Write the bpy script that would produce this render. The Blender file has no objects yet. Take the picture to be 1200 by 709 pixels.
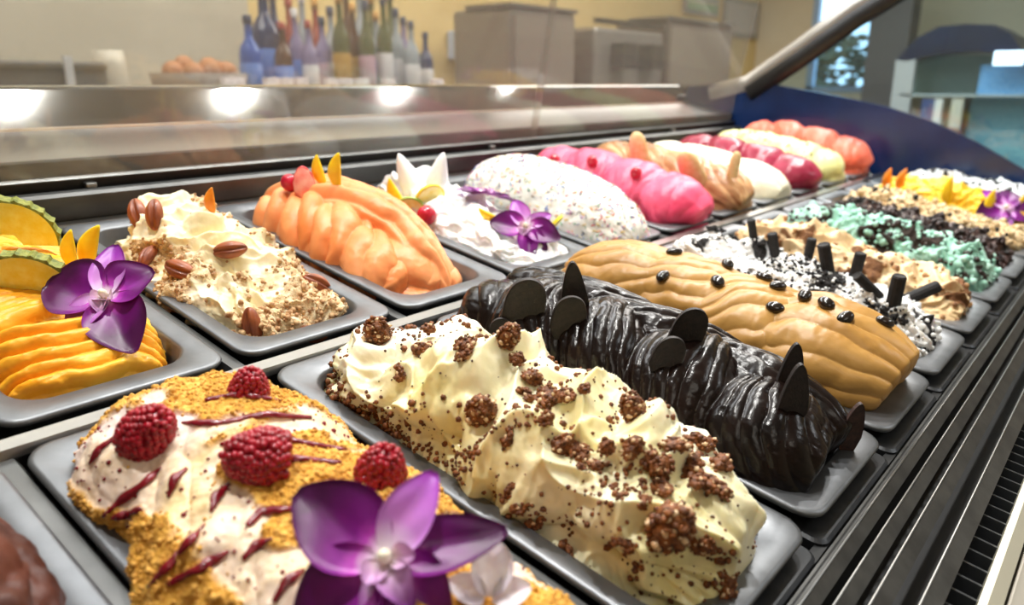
import bpy, math, random
import numpy as np
from mathutils import Vector, Matrix
from mathutils.bvhtree import BVHTree
random.seed(4); rng = np.random.default_rng(7)
SC = bpy.context.scene
COL = SC.collection

# ------------------------------------------------------------------ frame of the display case
# "case units": 1 = one pan pitch (17 cm); x along the case, y towards the serving side, z off the pan deck.
S = 0.17
TILT = math.radians(10.49)
ct, st = math.cos(TILT), math.sin(TILT)
OFF = np.array([0.0, 0.0, 0.95])
RX = np.array([[1, 0, 0], [0, ct, -st], [0, st, ct]])
FPX = 898.87
CR = np.array([[0.6380617, 0.2115129, -0.7403645], [-0.7571108, 0.3474397, -0.5532349], [0.1402156, 0.9135360, 0.3818267]])
CC = np.array([-0.7330445, -2.6835041, 1.7800665])
def W(p):                                   # case units -> world metres
    return RX @ np.asarray(p, float) * S + OFF
CAMR = RX @ CR
CAMP = W(CC)

# ------------------------------------------------------------------ camera
cd = bpy.data.cameras.new('camera'); cam = bpy.data.objects.new('camera', cd); COL.objects.link(cam)
cd.sensor_width = 36; cd.lens = FPX / 1200 * 36
cd.clip_start = 0.01; cd.clip_end = 60
m4 = np.eye(4); m4[:3, :3] = CAMR; m4[:3, 3] = CAMP
cam.matrix_world = Matrix(m4.tolist())
cd.dof.use_dof = True; cd.dof.focus_distance = 0.60; cd.dof.aperture_fstop = 5.6
SC.camera = cam
# ------------------------------------------------------------------ world, lights, exposure
w = bpy.data.worlds.new('world'); SC.world = w; w.use_nodes = True
w.node_tree.nodes['Background'].inputs[0].default_value = (0.62, 0.80, 1.0, 1)
w.node_tree.nodes['Background'].inputs[1].default_value = 3.6
SC.view_settings.view_transform = 'Standard'; SC.view_settings.look = 'None'
SC.view_settings.gamma = 1.0; SC.view_settings.exposure = 0.06
def area(name, loc, tgt, sx, sy, power, col):
    l = bpy.data.lights.new(name, 'AREA'); l.shape = 'RECTANGLE'; l.size = sx; l.size_y = sy
    l.energy = power; l.color = col
    o = bpy.data.objects.new(name, l); COL.objects.link(o); o.location = loc
    d = Vector(tgt) - Vector(loc); o.rotation_euler = d.to_track_quat('-Z', 'Y').to_euler()
    return o
area('unseen_overhead_light', (1.1, 1.25, 2.72), (1.0, 0.1, 0.9), 2.6, 0.4, 44, (0.95, 0.98, 1.0))  # cool key from overhead, fixture unseen
area('unseen_overhead_light', (-0.6, -1.5, 2.72), (0.3, -0.2, 0.9), 1.0, 1.0, 10, (1.0, 0.93, 0.82))  # warm fill added over the near end
area('unseen_overhead_light', (4.2, 0.9, 2.72), (4.2, 0.9, 0), 2.5, 1.4, 95, (1, 0.96, 0.90))  # added to brighten the far right of the room
area('unseen_overhead_light', (1.5, 1.9, 2.72), (1.5, 3.0, 1.0), 3.0, 0.4, 60, (1, 0.93, 0.82))  # added to wash the back wall with light
area('unseen_overhead_light', (2.5, -2.2, 2.72), (2.5, -2.2, 0), 2.0, 0.5, 24, (0.92, 0.97, 1.0))  # added to make up ambient light in the closed room
DOWN = [(0.0, .04), (.77, .04), (1.53, .04), (2.35, .04), (3.13, .04), (3.9, .04)]
for x, y in DOWN:
    l = bpy.data.lights.new('downlight', 'SPOT'); l.energy = 85; l.color = (1, .99, .95); l.shadow_soft_size = .03; l.spot_size = 1.9; l.spot_blend = .6
    o = bpy.data.objects.new('downlight', l); COL.objects.link(o); o.location = (x, y, 2.74)

# ------------------------------------------------------------------ numpy noise
def _h(ix, iy, iz, seed):
    n = (ix.astype(np.int64) * 374761393 + iy.astype(np.int64) * 668265263 + iz.astype(np.int64) * 2147483647 + seed * 1274126177) & 0xffffffff
    n = ((n ^ (n >> 13)) * 1274126177) & 0xffffffff
    n = ((n ^ (n >> 16)) * 2246822519) & 0xffffffff
    return ((n ^ (n >> 15)) & 0xffffff) / float(0xffffff)
def noise(x, y, z=None, seed=0):            # value noise in -1..1
    if z is None: z = np.zeros_like(x)
    ix, iy, iz = np.floor(x), np.floor(y), np.floor(z)
    fx, fy, fz = x - ix, y - iy, z - iz
    fx = fx * fx * fx * (fx * (fx * 6 - 15) + 10); fy = fy * fy * fy * (fy * (fy * 6 - 15) + 10); fz = fz * fz * fz * (fz * (fz * 6 - 15) + 10)
    r = 0
    for a in (0, 1):
        for b in (0, 1):
            for c in (0, 1):
                r = r + _h(ix + a, iy + b, iz + c, seed) * (fx if a else 1 - fx) * (fy if b else 1 - fy) * (fz if c else 1 - fz)
    return r * 2 - 1
def fbm(x, y, z=None, seed=0, o=4):
    r = 0; a = 1.0; t = 0
    for k in range(o):
        r = r + a * noise(x * 2 ** k, y * 2 ** k, None if z is None else z * 2 ** k, seed + k); t += a; a *= .5
    return r / t
def worley(x, y, seed=0):                   # distance to nearest feature point
    ix, iy = np.floor(x), np.floor(y); d = np.full(x.shape, 9.0)
    for a in (-1, 0, 1):
        for b in (-1, 0, 1):
            jx, jy = ix + a, iy + b
            px = jx + _h(jx, jy, jx * 0, seed); py = jy + _h(jx, jy, jx * 0, seed + 5)
            d = np.minimum(d, np.hypot(px - x, py - y))
    return d
def sm(a, b, x):
    t = np.clip((x - a) / (b - a), 0, 1); return t * t * (3 - 2 * t)

# ------------------------------------------------------------------ materials
def lin(c):
    if isinstance(c, str): c = [int(c[i:i + 2], 16) / 255 for i in (0, 2, 4)]
    return tuple((v / 12.92 if v <= .04045 else ((v + .055) / 1.055) ** 2.4) for v in c[:3]) + (1,)
class NT:
    def __init__(s, name):
        s.m = bpy.data.materials.new(name); s.m.use_nodes = True; s.t = s.m.node_tree
        s.b = s.t.nodes['Principled BSDF']
    def n(s, typ, **k):
        o = s.t.nodes.new(typ)
        for a, v in k.items(): setattr(o, a, v)
        return o
    def l(s, a, b): s.t.links.new(a, b)
    def coord(s, kind='Object', scale=(1, 1, 1)):
        c = s.n('ShaderNodeTexCoord'); mp = s.n('ShaderNodeMapping'); mp.inputs['Scale'].default_value = scale
        s.l(c.outputs[kind], mp.inputs[0]); return mp.outputs[0]
    def noise(s, vec, scale, detail=3, rough=.5):
        o = s.n('ShaderNodeTexNoise'); o.inputs['Scale'].default_value = scale; o.inputs['Detail'].default_value = detail
        o.inputs['Roughness'].default_value = rough; s.l(vec, o.inputs['Vector']); return o.outputs['Fac']
    def ramp(s, fac, stops):
        r = s.n('ShaderNodeValToRGB'); s.l(fac, r.inputs[0]); e = r.color_ramp.elements
        while len(e) < len(stops): e.new(.5)
        for k, (p, c) in enumerate(stops): e[k].position = p; e[k].color = lin(c)
        return r.outputs[0]
    def mix(s, fac, a, b):
        o = s.n('ShaderNodeMix', data_type='RGBA')
        if isinstance(fac, float): o.inputs[0].default_value = fac
        else: s.l(fac, o.inputs[0])
        for i, v in ((6, a), (7, b)):
            if isinstance(v, (str, tuple)): o.inputs[i].default_value = lin(v)
            else: s.l(v, o.inputs[i])
        return o.outputs[2]
    def bump(s, h, strength=.3, dist=.001, nrm=None):
        o = s.n('ShaderNodeBump'); o.inputs['Strength'].default_value = strength; o.inputs['Distance'].default_value = dist
        s.l(h, o.inputs['Height'])
        if nrm is not None: s.l(nrm, o.inputs['Normal'])
        s.l(o.outputs[0], s.b.inputs['Normal']); return o.outputs[0]
    def col(s, c):
        if isinstance(c, (str, tuple)): s.b.inputs['Base Color'].default_value = lin(c)
        else: s.l(c, s.b.inputs['Base Color'])
    def set(s, rough=None, metal=None, sss=None, sssr=None, spec=None, coat=None, trans=None, ior=None, alpha=None):
        b = s.b.inputs
        if rough is not None: b['Roughness'].default_value = rough
        if metal is not None: b['Metallic'].default_value = metal
        if sss is not None: b['Subsurface Weight'].default_value = sss; b['Subsurface Radius'].default_value = (1, .8, .6); b['Subsurface Scale'].default_value = sssr or .004
        if spec is not None: b['Specular IOR Level'].default_value = spec
        if coat is not None: b['Coat Weight'].default_value = coat; b['Coat Roughness'].default_value = .12
        if trans is not None: b['Transmission Weight'].default_value = trans
        if ior is not None: b['IOR'].default_value = ior
        if alpha is not None: b['Alpha'].default_value = alpha
        return s
MATS = {}
def mat(name, c1, c2=None, rough=.5, metal=0., scale=60, bump=0., bscale=None, sss=None, spec=.5, coat=None, ramp=(.35, .65), bdist=.001, trans=None, vscale=(1, 1, 1), sssr=None):
    if name in MATS: return MATS[name]
    t = NT(name); v = t.coord(scale=vscale)
    if c2: t.col(t.ramp(t.noise(v, scale, 4), [(ramp[0], c1), (ramp[1], c2)]))
    else: t.col(c1)
    t.set(rough=rough, metal=metal, sss=sss, spec=spec, coat=coat, trans=trans, sssr=sssr)
    if bump: t.bump(t.noise(v, bscale or scale * 3, 4), bump, bdist)
    MATS[name] = t.m; return t.m
def mat_emit(name, c, e):
    if name in MATS: return MATS[name]
    t = NT(name); t.col(c); t.b.inputs['Emission Color'].default_value = lin(c); t.b.inputs['Emission Strength'].default_value = e
    MATS[name] = t.m; return t.m
def gelato(name, c1, c2, rough=.38, sss=.35, scale=25, topping=None, tramp=None, bump=.15, coat=None, vscale=(1, 1, 1), spec=.4, tscale=160, trough=.8):
    """gelato surface; the point attribute 'm' marks where a real topping covers it"""
    t = NT(name); v = t.coord(scale=vscale)
    base = t.ramp(t.noise(v, scale, 5, .55), [(.34, c1), (.66, c2)])
    t.set(rough=rough, sss=sss, sssr=.005, spec=spec, coat=coat)
    h = t.noise(v, 140, 5, .6)
    if topping:
        a = t.n('ShaderNodeAttribute', attribute_name='m')
        v2 = t.coord()
        tc = t.ramp(t.noise(v2, tscale, 4, .7), tramp)
        base = t.mix(a.outputs['Fac'], base, tc)
        r = t.n('ShaderNodeMapRange'); t.l(a.outputs['Fac'], r.inputs[0]); r.inputs[3].default_value = rough; r.inputs[4].default_value = trough
        t.l(r.outputs[0], t.b.inputs['Roughness'])
        vo = t.n('ShaderNodeTexVoronoi'); vo.inputs['Scale'].default_value = 700; t.l(v2, vo.inputs[0])
        mm = t.n('ShaderNodeMath', operation='MULTIPLY'); t.l(vo.outputs['Distance'], mm.inputs[0]); t.l(a.outputs['Fac'], mm.inputs[1])
        ma = t.n('ShaderNodeMath', operation='MULTIPLY_ADD'); t.l(mm.outputs[0], ma.inputs[0]); ma.inputs[1].default_value = -2.2; t.l(h, ma.inputs[2])
        h = ma.outputs[0]
    t.col(base); t.bump(h, bump * 2, .0012)
    return t.m

STEEL = mat('brushed_steel', '8e8c88', 'a09e9a', rough=.3, metal=1, scale=30, bump=.05, bscale=900, bdist=.0003, vscale=(.05, 1, 1))
PANM = mat('pan_steel', '6c6e71', '7a7c7f', rough=.42, metal=.75, scale=40, bump=.05, bscale=500, bdist=.0003)
BARM = mat('louvre_metal', '403e3b', '52504c', rough=.4, metal=.75, scale=45, bump=.12, bscale=260, bdist=.0006)
EDGEM = mat('louvre_edge_metal', '8f8e8b', rough=.3, metal=1)
RAILM = mat('rail_steel', '5a5a59', '6a6a69', rough=.42, metal=1, scale=20)
BLACK = mat('black_plastic', '0b0b0c', '131314', rough=.5)
NAVY = mat('navy_end_panel', '0a1c3d', '102a58', rough=.22, spec=.6, scale=6)
DARKF = mat('dark_frame', '17181a', '212225', rough=.4, metal=.6)

# ------------------------------------------------------------------ objects
def tag(o, label=None, cat=None, group=None, kind=None):
    if label: o['label'] = label
    if cat: o['category'] = cat
    if group: o['group'] = group
    if kind: o['kind'] = kind
    return o
def link(o, parent=None):
    COL.objects.link(o)
    if parent is not None: o.parent = parent
    return o
def mkmesh(name, V, F, mt=None, smooth=True, mats=None, fm=None):
    me = bpy.data.meshes.new(name)
    V = np.asarray(V, float)
    if isinstance(F, np.ndarray):
        n, k = F.shape
        me.vertices.add(len(V)); me.vertices.foreach_set('co', V.ravel())
        me.loops.add(n * k); me.loops.foreach_set('vertex_index', F.ravel().astype(np.int32))
        me.polygons.add(n); me.polygons.foreach_set('loop_start', np.arange(0, n * k, k, dtype=np.int32))
        me.update(calc_edges=True)
    else:
        me.from_pydata(V.tolist(), [], [list(f) for f in F])
    if smooth: me.polygons.foreach_set('use_smooth', np.ones(len(me.polygons), dtype=bool))
    if mats:
        for q in mats: me.materials.append(q)
        if fm is not None: me.polygons.foreach_set('material_index', np.asarray(fm, dtype=np.int32))
    elif mt: me.materials.append(mt)
    return me
def empty(name, base=None, world=None, rot=None):
    o = bpy.data.objects.new(name, None); o.empty_display_size = .02; link(o)
    o.location = W(base) if base is not None else world
    if base is not None: o.rotation_euler = (TILT, 0, 0)
    if rot is not None: o.rotation_euler = rot
    return o
def cobj(name, V, F, mt, base=(0, 0, 0), parent=None, smooth=True, pbase=None, **k):
    """mesh given in case units; top-level: placed at base in the tilted case frame"""
    b = np.asarray(base if parent is None else (pbase if pbase is not None else (0, 0, 0)), float)
    o = bpy.data.objects.new(name, mkmesh(name, (np.asarray(V, float) - b) * S, F, mt, smooth, **k))
    link(o, parent)
    if parent is None: o.location = W(b); o.rotation_euler = (TILT, 0, 0)
    return o
def wobj(name, V, F, mt, base=(0, 0, 0), parent=None, smooth=False, **k):
    """mesh given in world metres"""
    b = np.asarray(base, float)
    o = bpy.data.objects.new(name, mkmesh(name, np.asarray(V, float) - b, F, mt, smooth, **k)); link(o, parent)
    if parent is None: o.location = b
    return o
# shape bits: every function returns (verts, faces)
def join(*ms):
    V = []; F = []; n = 0
    for v, f in ms:
        V += [tuple(q) for q in v]; F += [tuple(int(i) + n for i in q) for q in f]; n += len(v)
    return V, F
def box(x0, x1, y0, y1, z0, z1, b=0.0):
    if b <= 0:
        V = [(x, y, z) for z in (z0, z1) for x, y in ((x0, y0), (x1, y0), (x1, y1), (x0, y1))]
        return V, [(3, 2, 1, 0), (4, 5, 6, 7), (0, 1, 5, 4), (1, 2, 6, 5), (2, 3, 7, 6), (3, 0, 4, 7)]
    V = []; F = []
    prof = [(b, z0), (0, z0 + b), (0, z1 - b), (b * .3, z1 - b * .3), (b, z1)]
    for i, z in prof:
        r = max(b - i, 0) + b * .001
        for cx, cy, a0 in ((x1 - b, y1 - b, 0), (x0 + b, y1 - b, 90), (x0 + b, y0 + b, 180), (x1 - b, y0 + b, 270)):
            for a in (0, 45, 90):
                t = math.radians(a0 + a); V.append((cx + r * math.cos(t), cy + r * math.sin(t), z))
    n = 12
    for k in range(len(prof) - 1):
        for i in range(n): F.append((k * n + i, k * n + (i + 1) % n, (k + 1) * n + (i + 1) % n, (k + 1) * n + i))
    F.append(tuple(range(n))[::-1]); F.append(tuple(range((len(prof) - 1) * n, len(prof) * n)))
    return V, F
def extrude_x(prof, x0, x1, closed=True):   # profile of (y, z)
    n = len(prof); V = [(x, y, z) for x in (x0, x1) for y, z in prof]
    F = [(i, (i + 1) % n, n + (i + 1) % n, n + i) for i in range(n if closed else n - 1)]
    if closed: F += [tuple(range(n))[::-1], tuple(range(n, 2 * n))]
    return V, F
def extrude_y(prof, y0, y1):                # profile of (x, z)
    n = len(prof); V = [(x, y, z) for y in (y0, y1) for x, z in prof]
    return V, [(i, n + i, n + (i + 1) % n, (i + 1) % n) for i in range(n)] + [tuple(range(n)), tuple(range(n, 2 * n))[::-1]]
def lathe(prof, n=16):
    V = []; F = []
    for r, z in prof:
        for i in range(n):
            a = 2 * math.pi * i / n; V.append((r * math.cos(a), r * math.sin(a), z))
    for k in range(len(prof) - 1):
        for i in range(n): F.append((k * n + i, k * n + (i + 1) % n, (k + 1) * n + (i + 1) % n, (k + 1) * n + i))
    F.append(tuple(range(n))[::-1]); F.append(tuple(range((len(prof) - 1) * n, len(prof) * n)))
    return V, F
def tube(pts, r, n=8, flat=1.0, up=None):
    pts = [Vector(p) for p in pts]; V = []; F = []
    rr = r if hasattr(r, '__len__') else [r] * len(pts)
    for k, p in enumerate(pts):
        d = (pts[min(k + 1, len(pts) - 1)] - pts[max(k - 1, 0)]).normalized()
        u = Vector(up[k]) if up is not None else Vector((0, 0, 1))
        a = d.cross(u)
        if a.length < 1e-4: a = d.cross(Vector((1, 0, 0)))
        a.normalize(); b = a.cross(d).normalized()
        for i in range(n):
            t = 2 * math.pi * i / n; V.append(tuple(p + a * (math.cos(t) * rr[k]) + b * (math.sin(t) * rr[k] * flat)))
    for k in range(len(pts) - 1):
        for i in range(n): F.append((k * n + i, k * n + (i + 1) % n, (k + 1) * n + (i + 1) % n, (k + 1) * n + i))
    F.append(tuple(range(n))[::-1]); F.append(tuple(range((len(pts) - 1) * n, len(pts) * n)))
    return V, F
def ico(sub=1):
    import bmesh
    bm = bmesh.new(); bmesh.ops.create_icosphere(bm, subdivisions=sub, radius=1)
    V = np.array([v.co[:] for v in bm.verts]); F = np.array([[v.index for v in f.verts] for f in bm.faces]); bm.free()
    return V, F
ICO = {k: ico(k) for k in (1, 2, 3, 4)}
def grid_faces(ns, nt):
    i = np.arange(ns - 1)[:, None]; j = np.arange(nt - 1)[None]
    a = i * nt + j
    return np.stack([a, a + 1, a + nt + 1, a + nt], -1).reshape(-1, 4)

def rounded(x0, x1, y0, y1, r, z, k=6):
    P = []
    for cx, cy, a0 in ((x1 - r, y1 - r, 0), (x0 + r, y1 - r, 90), (x0 + r, y0 + r, 180), (x1 - r, y0 + r, 270)):
        for j in range(k + 1):
            t = math.radians(a0 + 90 * j / k); P.append((cx + r * math.cos(t), cy + r * math.sin(t), z))
    return P
# ------------------------------------------------------------------ the setting: room
WALL = mat('warm_plaster', 'dcd2ba', 'd4c8ae', rough=.8, scale=2)
WALLY = mat('yellow_plaster', 'e8cf94', 'dcc184', rough=.8, scale=2)
WALLG = mat('grey_tile_wall', 'c9c4b6', 'bdb8aa', rough=.5, scale=3)
def struct(name, g, m, smooth=False):
    V, F = g; o = wobj(name, V, F, m, base=V[0] if False else (0, 0, 0), smooth=smooth); o['kind'] = 'structure'; return o
YB = 2.75; XR = 7.6
struct('floor', box(-3, XR + .1, -4, YB + .1, -.1, 0), mat('floor_tile', '6b6660', '7a756e', rough=.5, scale=2))
struct('wall_left', box(-3.1, -3, -4, YB + .1, 0, 2.8), WALL); struct('wall_front', box(-3, XR + .1, -4.1, -4, 0, 2.8), WALL)
struct('ceiling', box(-3, XR + .1, -4, YB + .1, 2.8, 2.9), mat('ceiling_white', 'e4e1da', rough=.9))
def bgY(px, py, Y):                          # where a sight line meets the upright plane world y = Y
    d = CAMR @ np.array([(px - 600) / FPX, -(py - 354.5) / FPX, -1.]); return CAMP + d * (Y - CAMP[1]) / d[1]
def bgX(px, py, X):
    d = CAMR @ np.array([(px - 600) / FPX, -(py - 354.5) / FPX, -1.]); return CAMP + d * (X - CAMP[0]) / d[0]
xs1 = bgY(290, 0, YB)[0]
struct('wall_back', box(-3, xs1, YB, YB + .1, 0, 2.8), WALLG)
struct('wall_back', box(xs1, XR + .1, YB, YB + .1, 0, 2.8), WALLY)
# right wall with a window opening
wy0 = bgX(1040, 50, XR)[1]; wy1 = bgX(950, 50, XR)[1]; wz0 = bgX(990, 108, XR)[2]; wz1 = 2.35
for b in (box(XR, XR + .1, wy1, YB, 0, 2.8), box(XR, XR + .1, -4, wy0, 0, 2.8), box(XR, XR + .1, wy0, wy1, 0, wz0), box(XR, XR + .1, wy0, wy1, wz1, 2.8)):
    struct('wall_right', b, WALL)
wf = struct('window_1', join(box(XR - .02, XR + .06, wy0, wy0 + .06, wz0, wz1), box(XR - .02, XR + .06, wy1 - .06, wy1, wz0, wz1), box(XR - .02, XR + .06, wy0, wy1, wz0, wz0 + .05), box(XR - .02, XR + .06, wy0, wy1, wz1 - .05, wz1)), mat('window_frame_blue', '9db8d8', rough=.4))
GLASS = NT('clear_glass'); GLASS.col('eef6f6'); GLASS.set(rough=.0, trans=1, ior=1.45); GLASS = GLASS.m
def thin_glass(name, tint, alpha_fac):
    t = NT(name); tr = t.n('ShaderNodeBsdfTransparent'); tr.inputs[0].default_value = lin(tint)
    gl = t.n('ShaderNodeBsdfGlossy'); gl.inputs['Roughness'].default_value = .02
    df = t.n('ShaderNodeBsdfDiffuse'); df.inputs[0].default_value = lin('d8d8d4')
    m1 = t.n('ShaderNodeMixShader'); m1.inputs[0].default_value = .05   # reflection held weak at every angle, no Fresnel rise
    t.l(tr.outputs[0], m1.inputs[1]); t.l(gl.outputs[0], m1.inputs[2])
    m2 = t.n('ShaderNodeMixShader'); m2.inputs[0].default_value = alpha_fac; t.l(m1.outputs[0], m2.inputs[1]); t.l(df.outputs[0], m2.inputs[2])
    t.l(m2.outputs[0], t.t.nodes['Material Output'].inputs[0]); return t.m
TG = thin_glass('clear_pane', 'f4fbfb', 0.03)
TGD = thin_glass('hazy_pane', 'eeeeec', 0.13)  # haze over the room behind, mixed into the pane as pale diffuse
TGB = thin_glass('blue_tinted_pane', 'e0eef4', 0.012)
pv = wobj('pane', *box(XR + .01, XR + .02, wy0 + .06, wy1 - .06, wz0 + .05, wz1 - .05), TG, parent=wf)

# ------------------------------------------------------------------ the display case
case = empty('display_case', base=(0, 0, -.6)); CB = (0, 0, -.6)
tag(case, 'long stainless steel gelato display case holding two rows of pans', 'display case')
def cpart(name, g, m, smooth=False, parent=None, label=None, **k):
    o = cobj(name, g[0], g[1], m, parent=parent or case, pbase=CB, smooth=smooth, **k)
    if label: o['label'] = label
    return o
X0, X1 = -1.6, 11.12
cpart('well_floor', box(X0, X1, -2.3, 2.25, -.72, -.66), DARKF)
cpart('well_wall', join(box(X0, X1, 2.25, 2.3, -.7, .17), box(X0, X1, -2.33, -2.3, -.7, -.05)), RAILM)
cpart('body', box(X0, X1, -3.3, 3.3, -4.2, -.75), mat('case_body', 'c8c2b6', rough=.4))
# support frame: rounded rails between the pans
def rail_x(y, w, z, h, m, name):
    p = [(y - w, z - h), (y - w, z - h * .3), (y - w * .7, z), (y + w * .7, z), (y + w, z - h * .3), (y + w, z - h)]
    return cpart(name, extrude_x(p, X0, X1), m)
rail_x(0.0, .05, .035, .12, STEEL, 'divider_bar')
rail_x(2.2, .05, .03, .1, STEEL, 'back_rail')
rail_x(-2.27, .03, -.06, .1, BLACK, 'front_rail')  # coloured black so the rail reads as the dark gap before the louvres
for i in range(-1, 12):
    for a, b, m in ((-2.14, -.05, RAILM), (.05, 2.16, RAILM)):
        p = [(i - .05, -.12), (i - .05, -.03), (i - .03, .0), (i + .03, .0), (i + .05, -.03), (i + .05, -.12)]
        cpart('cross_bar', extrude_y(p, a, b), m)
PLATE = mat('plate_steel', '3c3d3f', '4a4b4d', rough=.4, metal=.8)
for i in range(-1, 11):
    L_ = [rounded(i + .03, i + .97, -2.29, -2.11, .06, z) for z in (-.09, -.05)] + [rounded(i + .045, i + .955, -2.275, -2.12, .05, -.04)]
    V_ = sum(L_, []); n_ = len(L_[0]); F_ = [(k * n_ + q, k * n_ + (q + 1) % n_, (k + 1) * n_ + (q + 1) % n_, (k + 1) * n_ + q) for k in range(2) for q in range(n_)] + [tuple(range(2 * n_, 3 * n_))]
    cpart('support_plate', (V_, F_), PLATE)
# sliding-door track, work ledge, upright and lip on the serving side
cpart('well_trim', extrude_x([(2.22, .14), (2.22, .19), (2.25, .205), (2.3, .205), (2.3, .14)], X0, X1), RAILM)
cpart('track_channel', extrude_x([(2.3, .08), (2.3, .15), (2.43, .15), (2.43, .08)], X0, X1), BLACK)
cpart('track_rail', extrude_x([(2.36, .14), (2.36, .255), (2.37, .27), (2.385, .27), (2.39, .255), (2.39, .14)], X0, X1), BLACK)
cpart('rail_cap', extrude_x([(2.352, .25), (2.352, .258), (2.37, .272), (2.39, .27), (2.39, .26)], X0, X1), RAILM)
cpart('track_wall', extrude_x([(2.43, .1), (2.43, .355), (2.44, .365), (2.46, .365), (2.46, .1)], X0, X1), BLACK)
LEDGE = mat('ledge_steel', '868686', '939392', rough=.30, metal=1, scale=14, vscale=(.08, 1, 1))
UPST = mat('upright_steel', '868686', '939392', rough=.07, metal=1, scale=14, vscale=(.08, 1, 1))
cpart('work_ledge', extrude_x([(2.445, .355), (2.455, .367), (3.18, .375), (3.2, .30), (2.46, .2)], X0, X1), LEDGE)
cpart('ledge_bead', extrude_x([(3.165, .368), (3.18, .385), (3.2, .39), (3.2, .36)], X0, X1), mat('bead_bronze', '7c6a58', rough=.4, metal=.8))
cpart('splash_upright', extrude_x([(3.2, .36), (3.2, .372), (3.44, .60), (3.47, .615), (3.54, .615), (3.6, .59), (3.6, .36)], X0, X1), UPST)
for x in (1.3, 5.2, 9.0): cpart('track_stop', box(x, x + .07, 2.3, 2.36, .2, .235, .01), STEEL)
# vent louvres on the customer side
cpart('vent_well', join(box(X0, X1, -2.95, -2.3, -.4, -.36), box(X0, X1, -2.318, -2.31, -.4, -.05)), BLACK)
for k, y in enumerate((-2.345, -2.43, -2.52, -2.65)):
    wd = (.045, .048, .052, .06)[k]
    lv = cpart('vent_louvre', extrude_x([(y, 0), (y + .008, .0), (y + .006, -.012), (y - wd + .006, -.034), (y - wd, -.028)], X0, X1), BARM)
    cpart('louvre_lip', tube([(X0, y + .003, .002), (X1, y + .003, .002)], .0045, 8), EDGEM, parent=lv)
fins = [box(x, x + .01, -2.352, -2.325, -.09, -.05) for x in np.arange(1.0, 11, .11)] + [box(x, x + .012, -2.80, -2.70, -.16, -.06) for x in np.arange(1.0, 11, .11)]
o = cpart('vent_fins', join(*fins), mat('fin_metal', '5c5f63', rough=.35, metal=.9)); o['kind'] = 'stuff'
cpart('front_sill_edge', extrude_x([(-2.80, -.03), (-2.80, .01), (-2.825, .02), (-2.87, .02), (-2.87, -.1), (-2.80, -.1)], X0, X1), mat('sill_edge', 'b8b3a0', rough=.35, metal=.7))
cpart('front_sill', box(X0, X1, -3.25, -2.88, -.1, .0, .01), mat('sill_beige', 'a29c90', rough=.35, metal=.3))
# end panel: navy lower part, glass above, sloping metal frame
ex = 11.12
edge = [(-3.2, .05), (-2.4, .27), (-1.63, .49), (-1.0, .70), (-.4, .84), (.25, .92), (1.0, .93), (2.06, .91), (2.35, .86)]
pv_ = [(ex, y, -.7) for y in (-3.2, 3.3)] + [(ex, 3.3, .62), (ex, 2.6, .8)] + [(ex, y, z) for y, z in edge[::-1]]
n = len(pv_); V = pv_ + [(x + .12, y, z) for x, y, z in pv_]
cpart('end_panel', (V, [tuple(range(n)), tuple(range(n, 2 * n))[::-1]] + [(i, (i + 1) % n, n + (i + 1) % n, n + i) for i in range(n)]), NAVY)
fr = [(ex + .06, 2.9, .58), (ex + .06, 2.32, .84), (ex + .06, 1.7, 1.45), (ex + .06, 1.06, 2.12), (ex + .06, .5, 2.62), (ex + .06, -.2, 2.95), (ex + .06, -1.3, 2.95), (ex + .06, -2.3, 2.3), (ex + .06, -2.9, .9), (ex + .06, -3.2, .1)]
cpart('end_frame', tube(fr, .09, 8, 1.6), mat('end_frame_metal', 'a09c96', rough=.35, metal=.6), smooth=True)
cpart('frame_gasket', tube([(x - .03, y - .06, z - .13) for x, y, z in fr[1:]], .09, 8, 1.6), BLACK, smooth=True)
gp = [(ex + .05, y, z) for y, z in edge] + [(x, y, z) for x, y, z in fr[1:][:]]
gp = [(ex + .05, y, z) for _, y, z in gp]; n = len(gp)
cpart('end_glass', (gp + [(x + .03, y, z) for x, y, z in gp], [tuple(range(n)), tuple(range(n, 2 * n))[::-1]] + [(i, (i + 1) % n, n + (i + 1) % n, n + i) for i in range(n)]), TGB)
# sliding glass doors of the serving side
for a, b, y in ((-1.5, 6.0, 2.36), (5.95, 11.0, 2.40)):
    dg = cpart('sliding_glass', box(a, b, y, y + .02, .25, 2.6), TGD)
def pan_mesh(L):
    x0, x1, y0, y1 = -.465, .465, -L / 2, L / 2
    loops = [rounded(x0 + .01, x1 - .01, y0 + .01, y1 - .01, .1, .015), rounded(x0, x1, y0, y1, .11, .03), rounded(x0 + .004, x1 - .004, y0 + .004, y1 - .004, .11, .042),
             rounded(x0 + .02, x1 - .02, y0 + .02, y1 - .02, .1, .046), rounded(x0 + .095, x1 - .095, y0 + .12, y1 - .12, .15, .040), rounded(x0 + .11, x1 - .11, y0 + .135, y1 - .135, .15, .025),
             rounded(x0 + .13, x1 - .13, y0 + .16, y1 - .16, .16, -.4), rounded(x0 + .18, x1 - .18, y0 + .2, y1 - .2, .14, -.46)]
    n = len(loops[0]); V = sum(loops, []); F = []
    for k in range(len(loops) - 1):
        for i in range(n): F.append((k * n + i, k * n + (i + 1) % n, (k + 1) * n + (i + 1) % n, (k + 1) * n + i))
    F.append(tuple(range((len(loops) - 1) * n, len(loops) * n)))
    return mkmesh('gelato_pan', np.array(V) * S, F, PANM)
PF, PB = pan_mesh(2.16), pan_mesh(2.03)
def pan(i, front, desc):
    o = bpy.data.objects.new('gelato_pan', PF if front else PB); link(o)
    o.location = W((i + .5, -1.155 if front else 1.11, 0)); o.rotation_euler = (TILT, 0, 0)
    if i in (3,) and front: pass
    tag(o, desc, 'pan', 'steel pans of the front row' if front else 'steel pans of the back row'); return o

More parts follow.
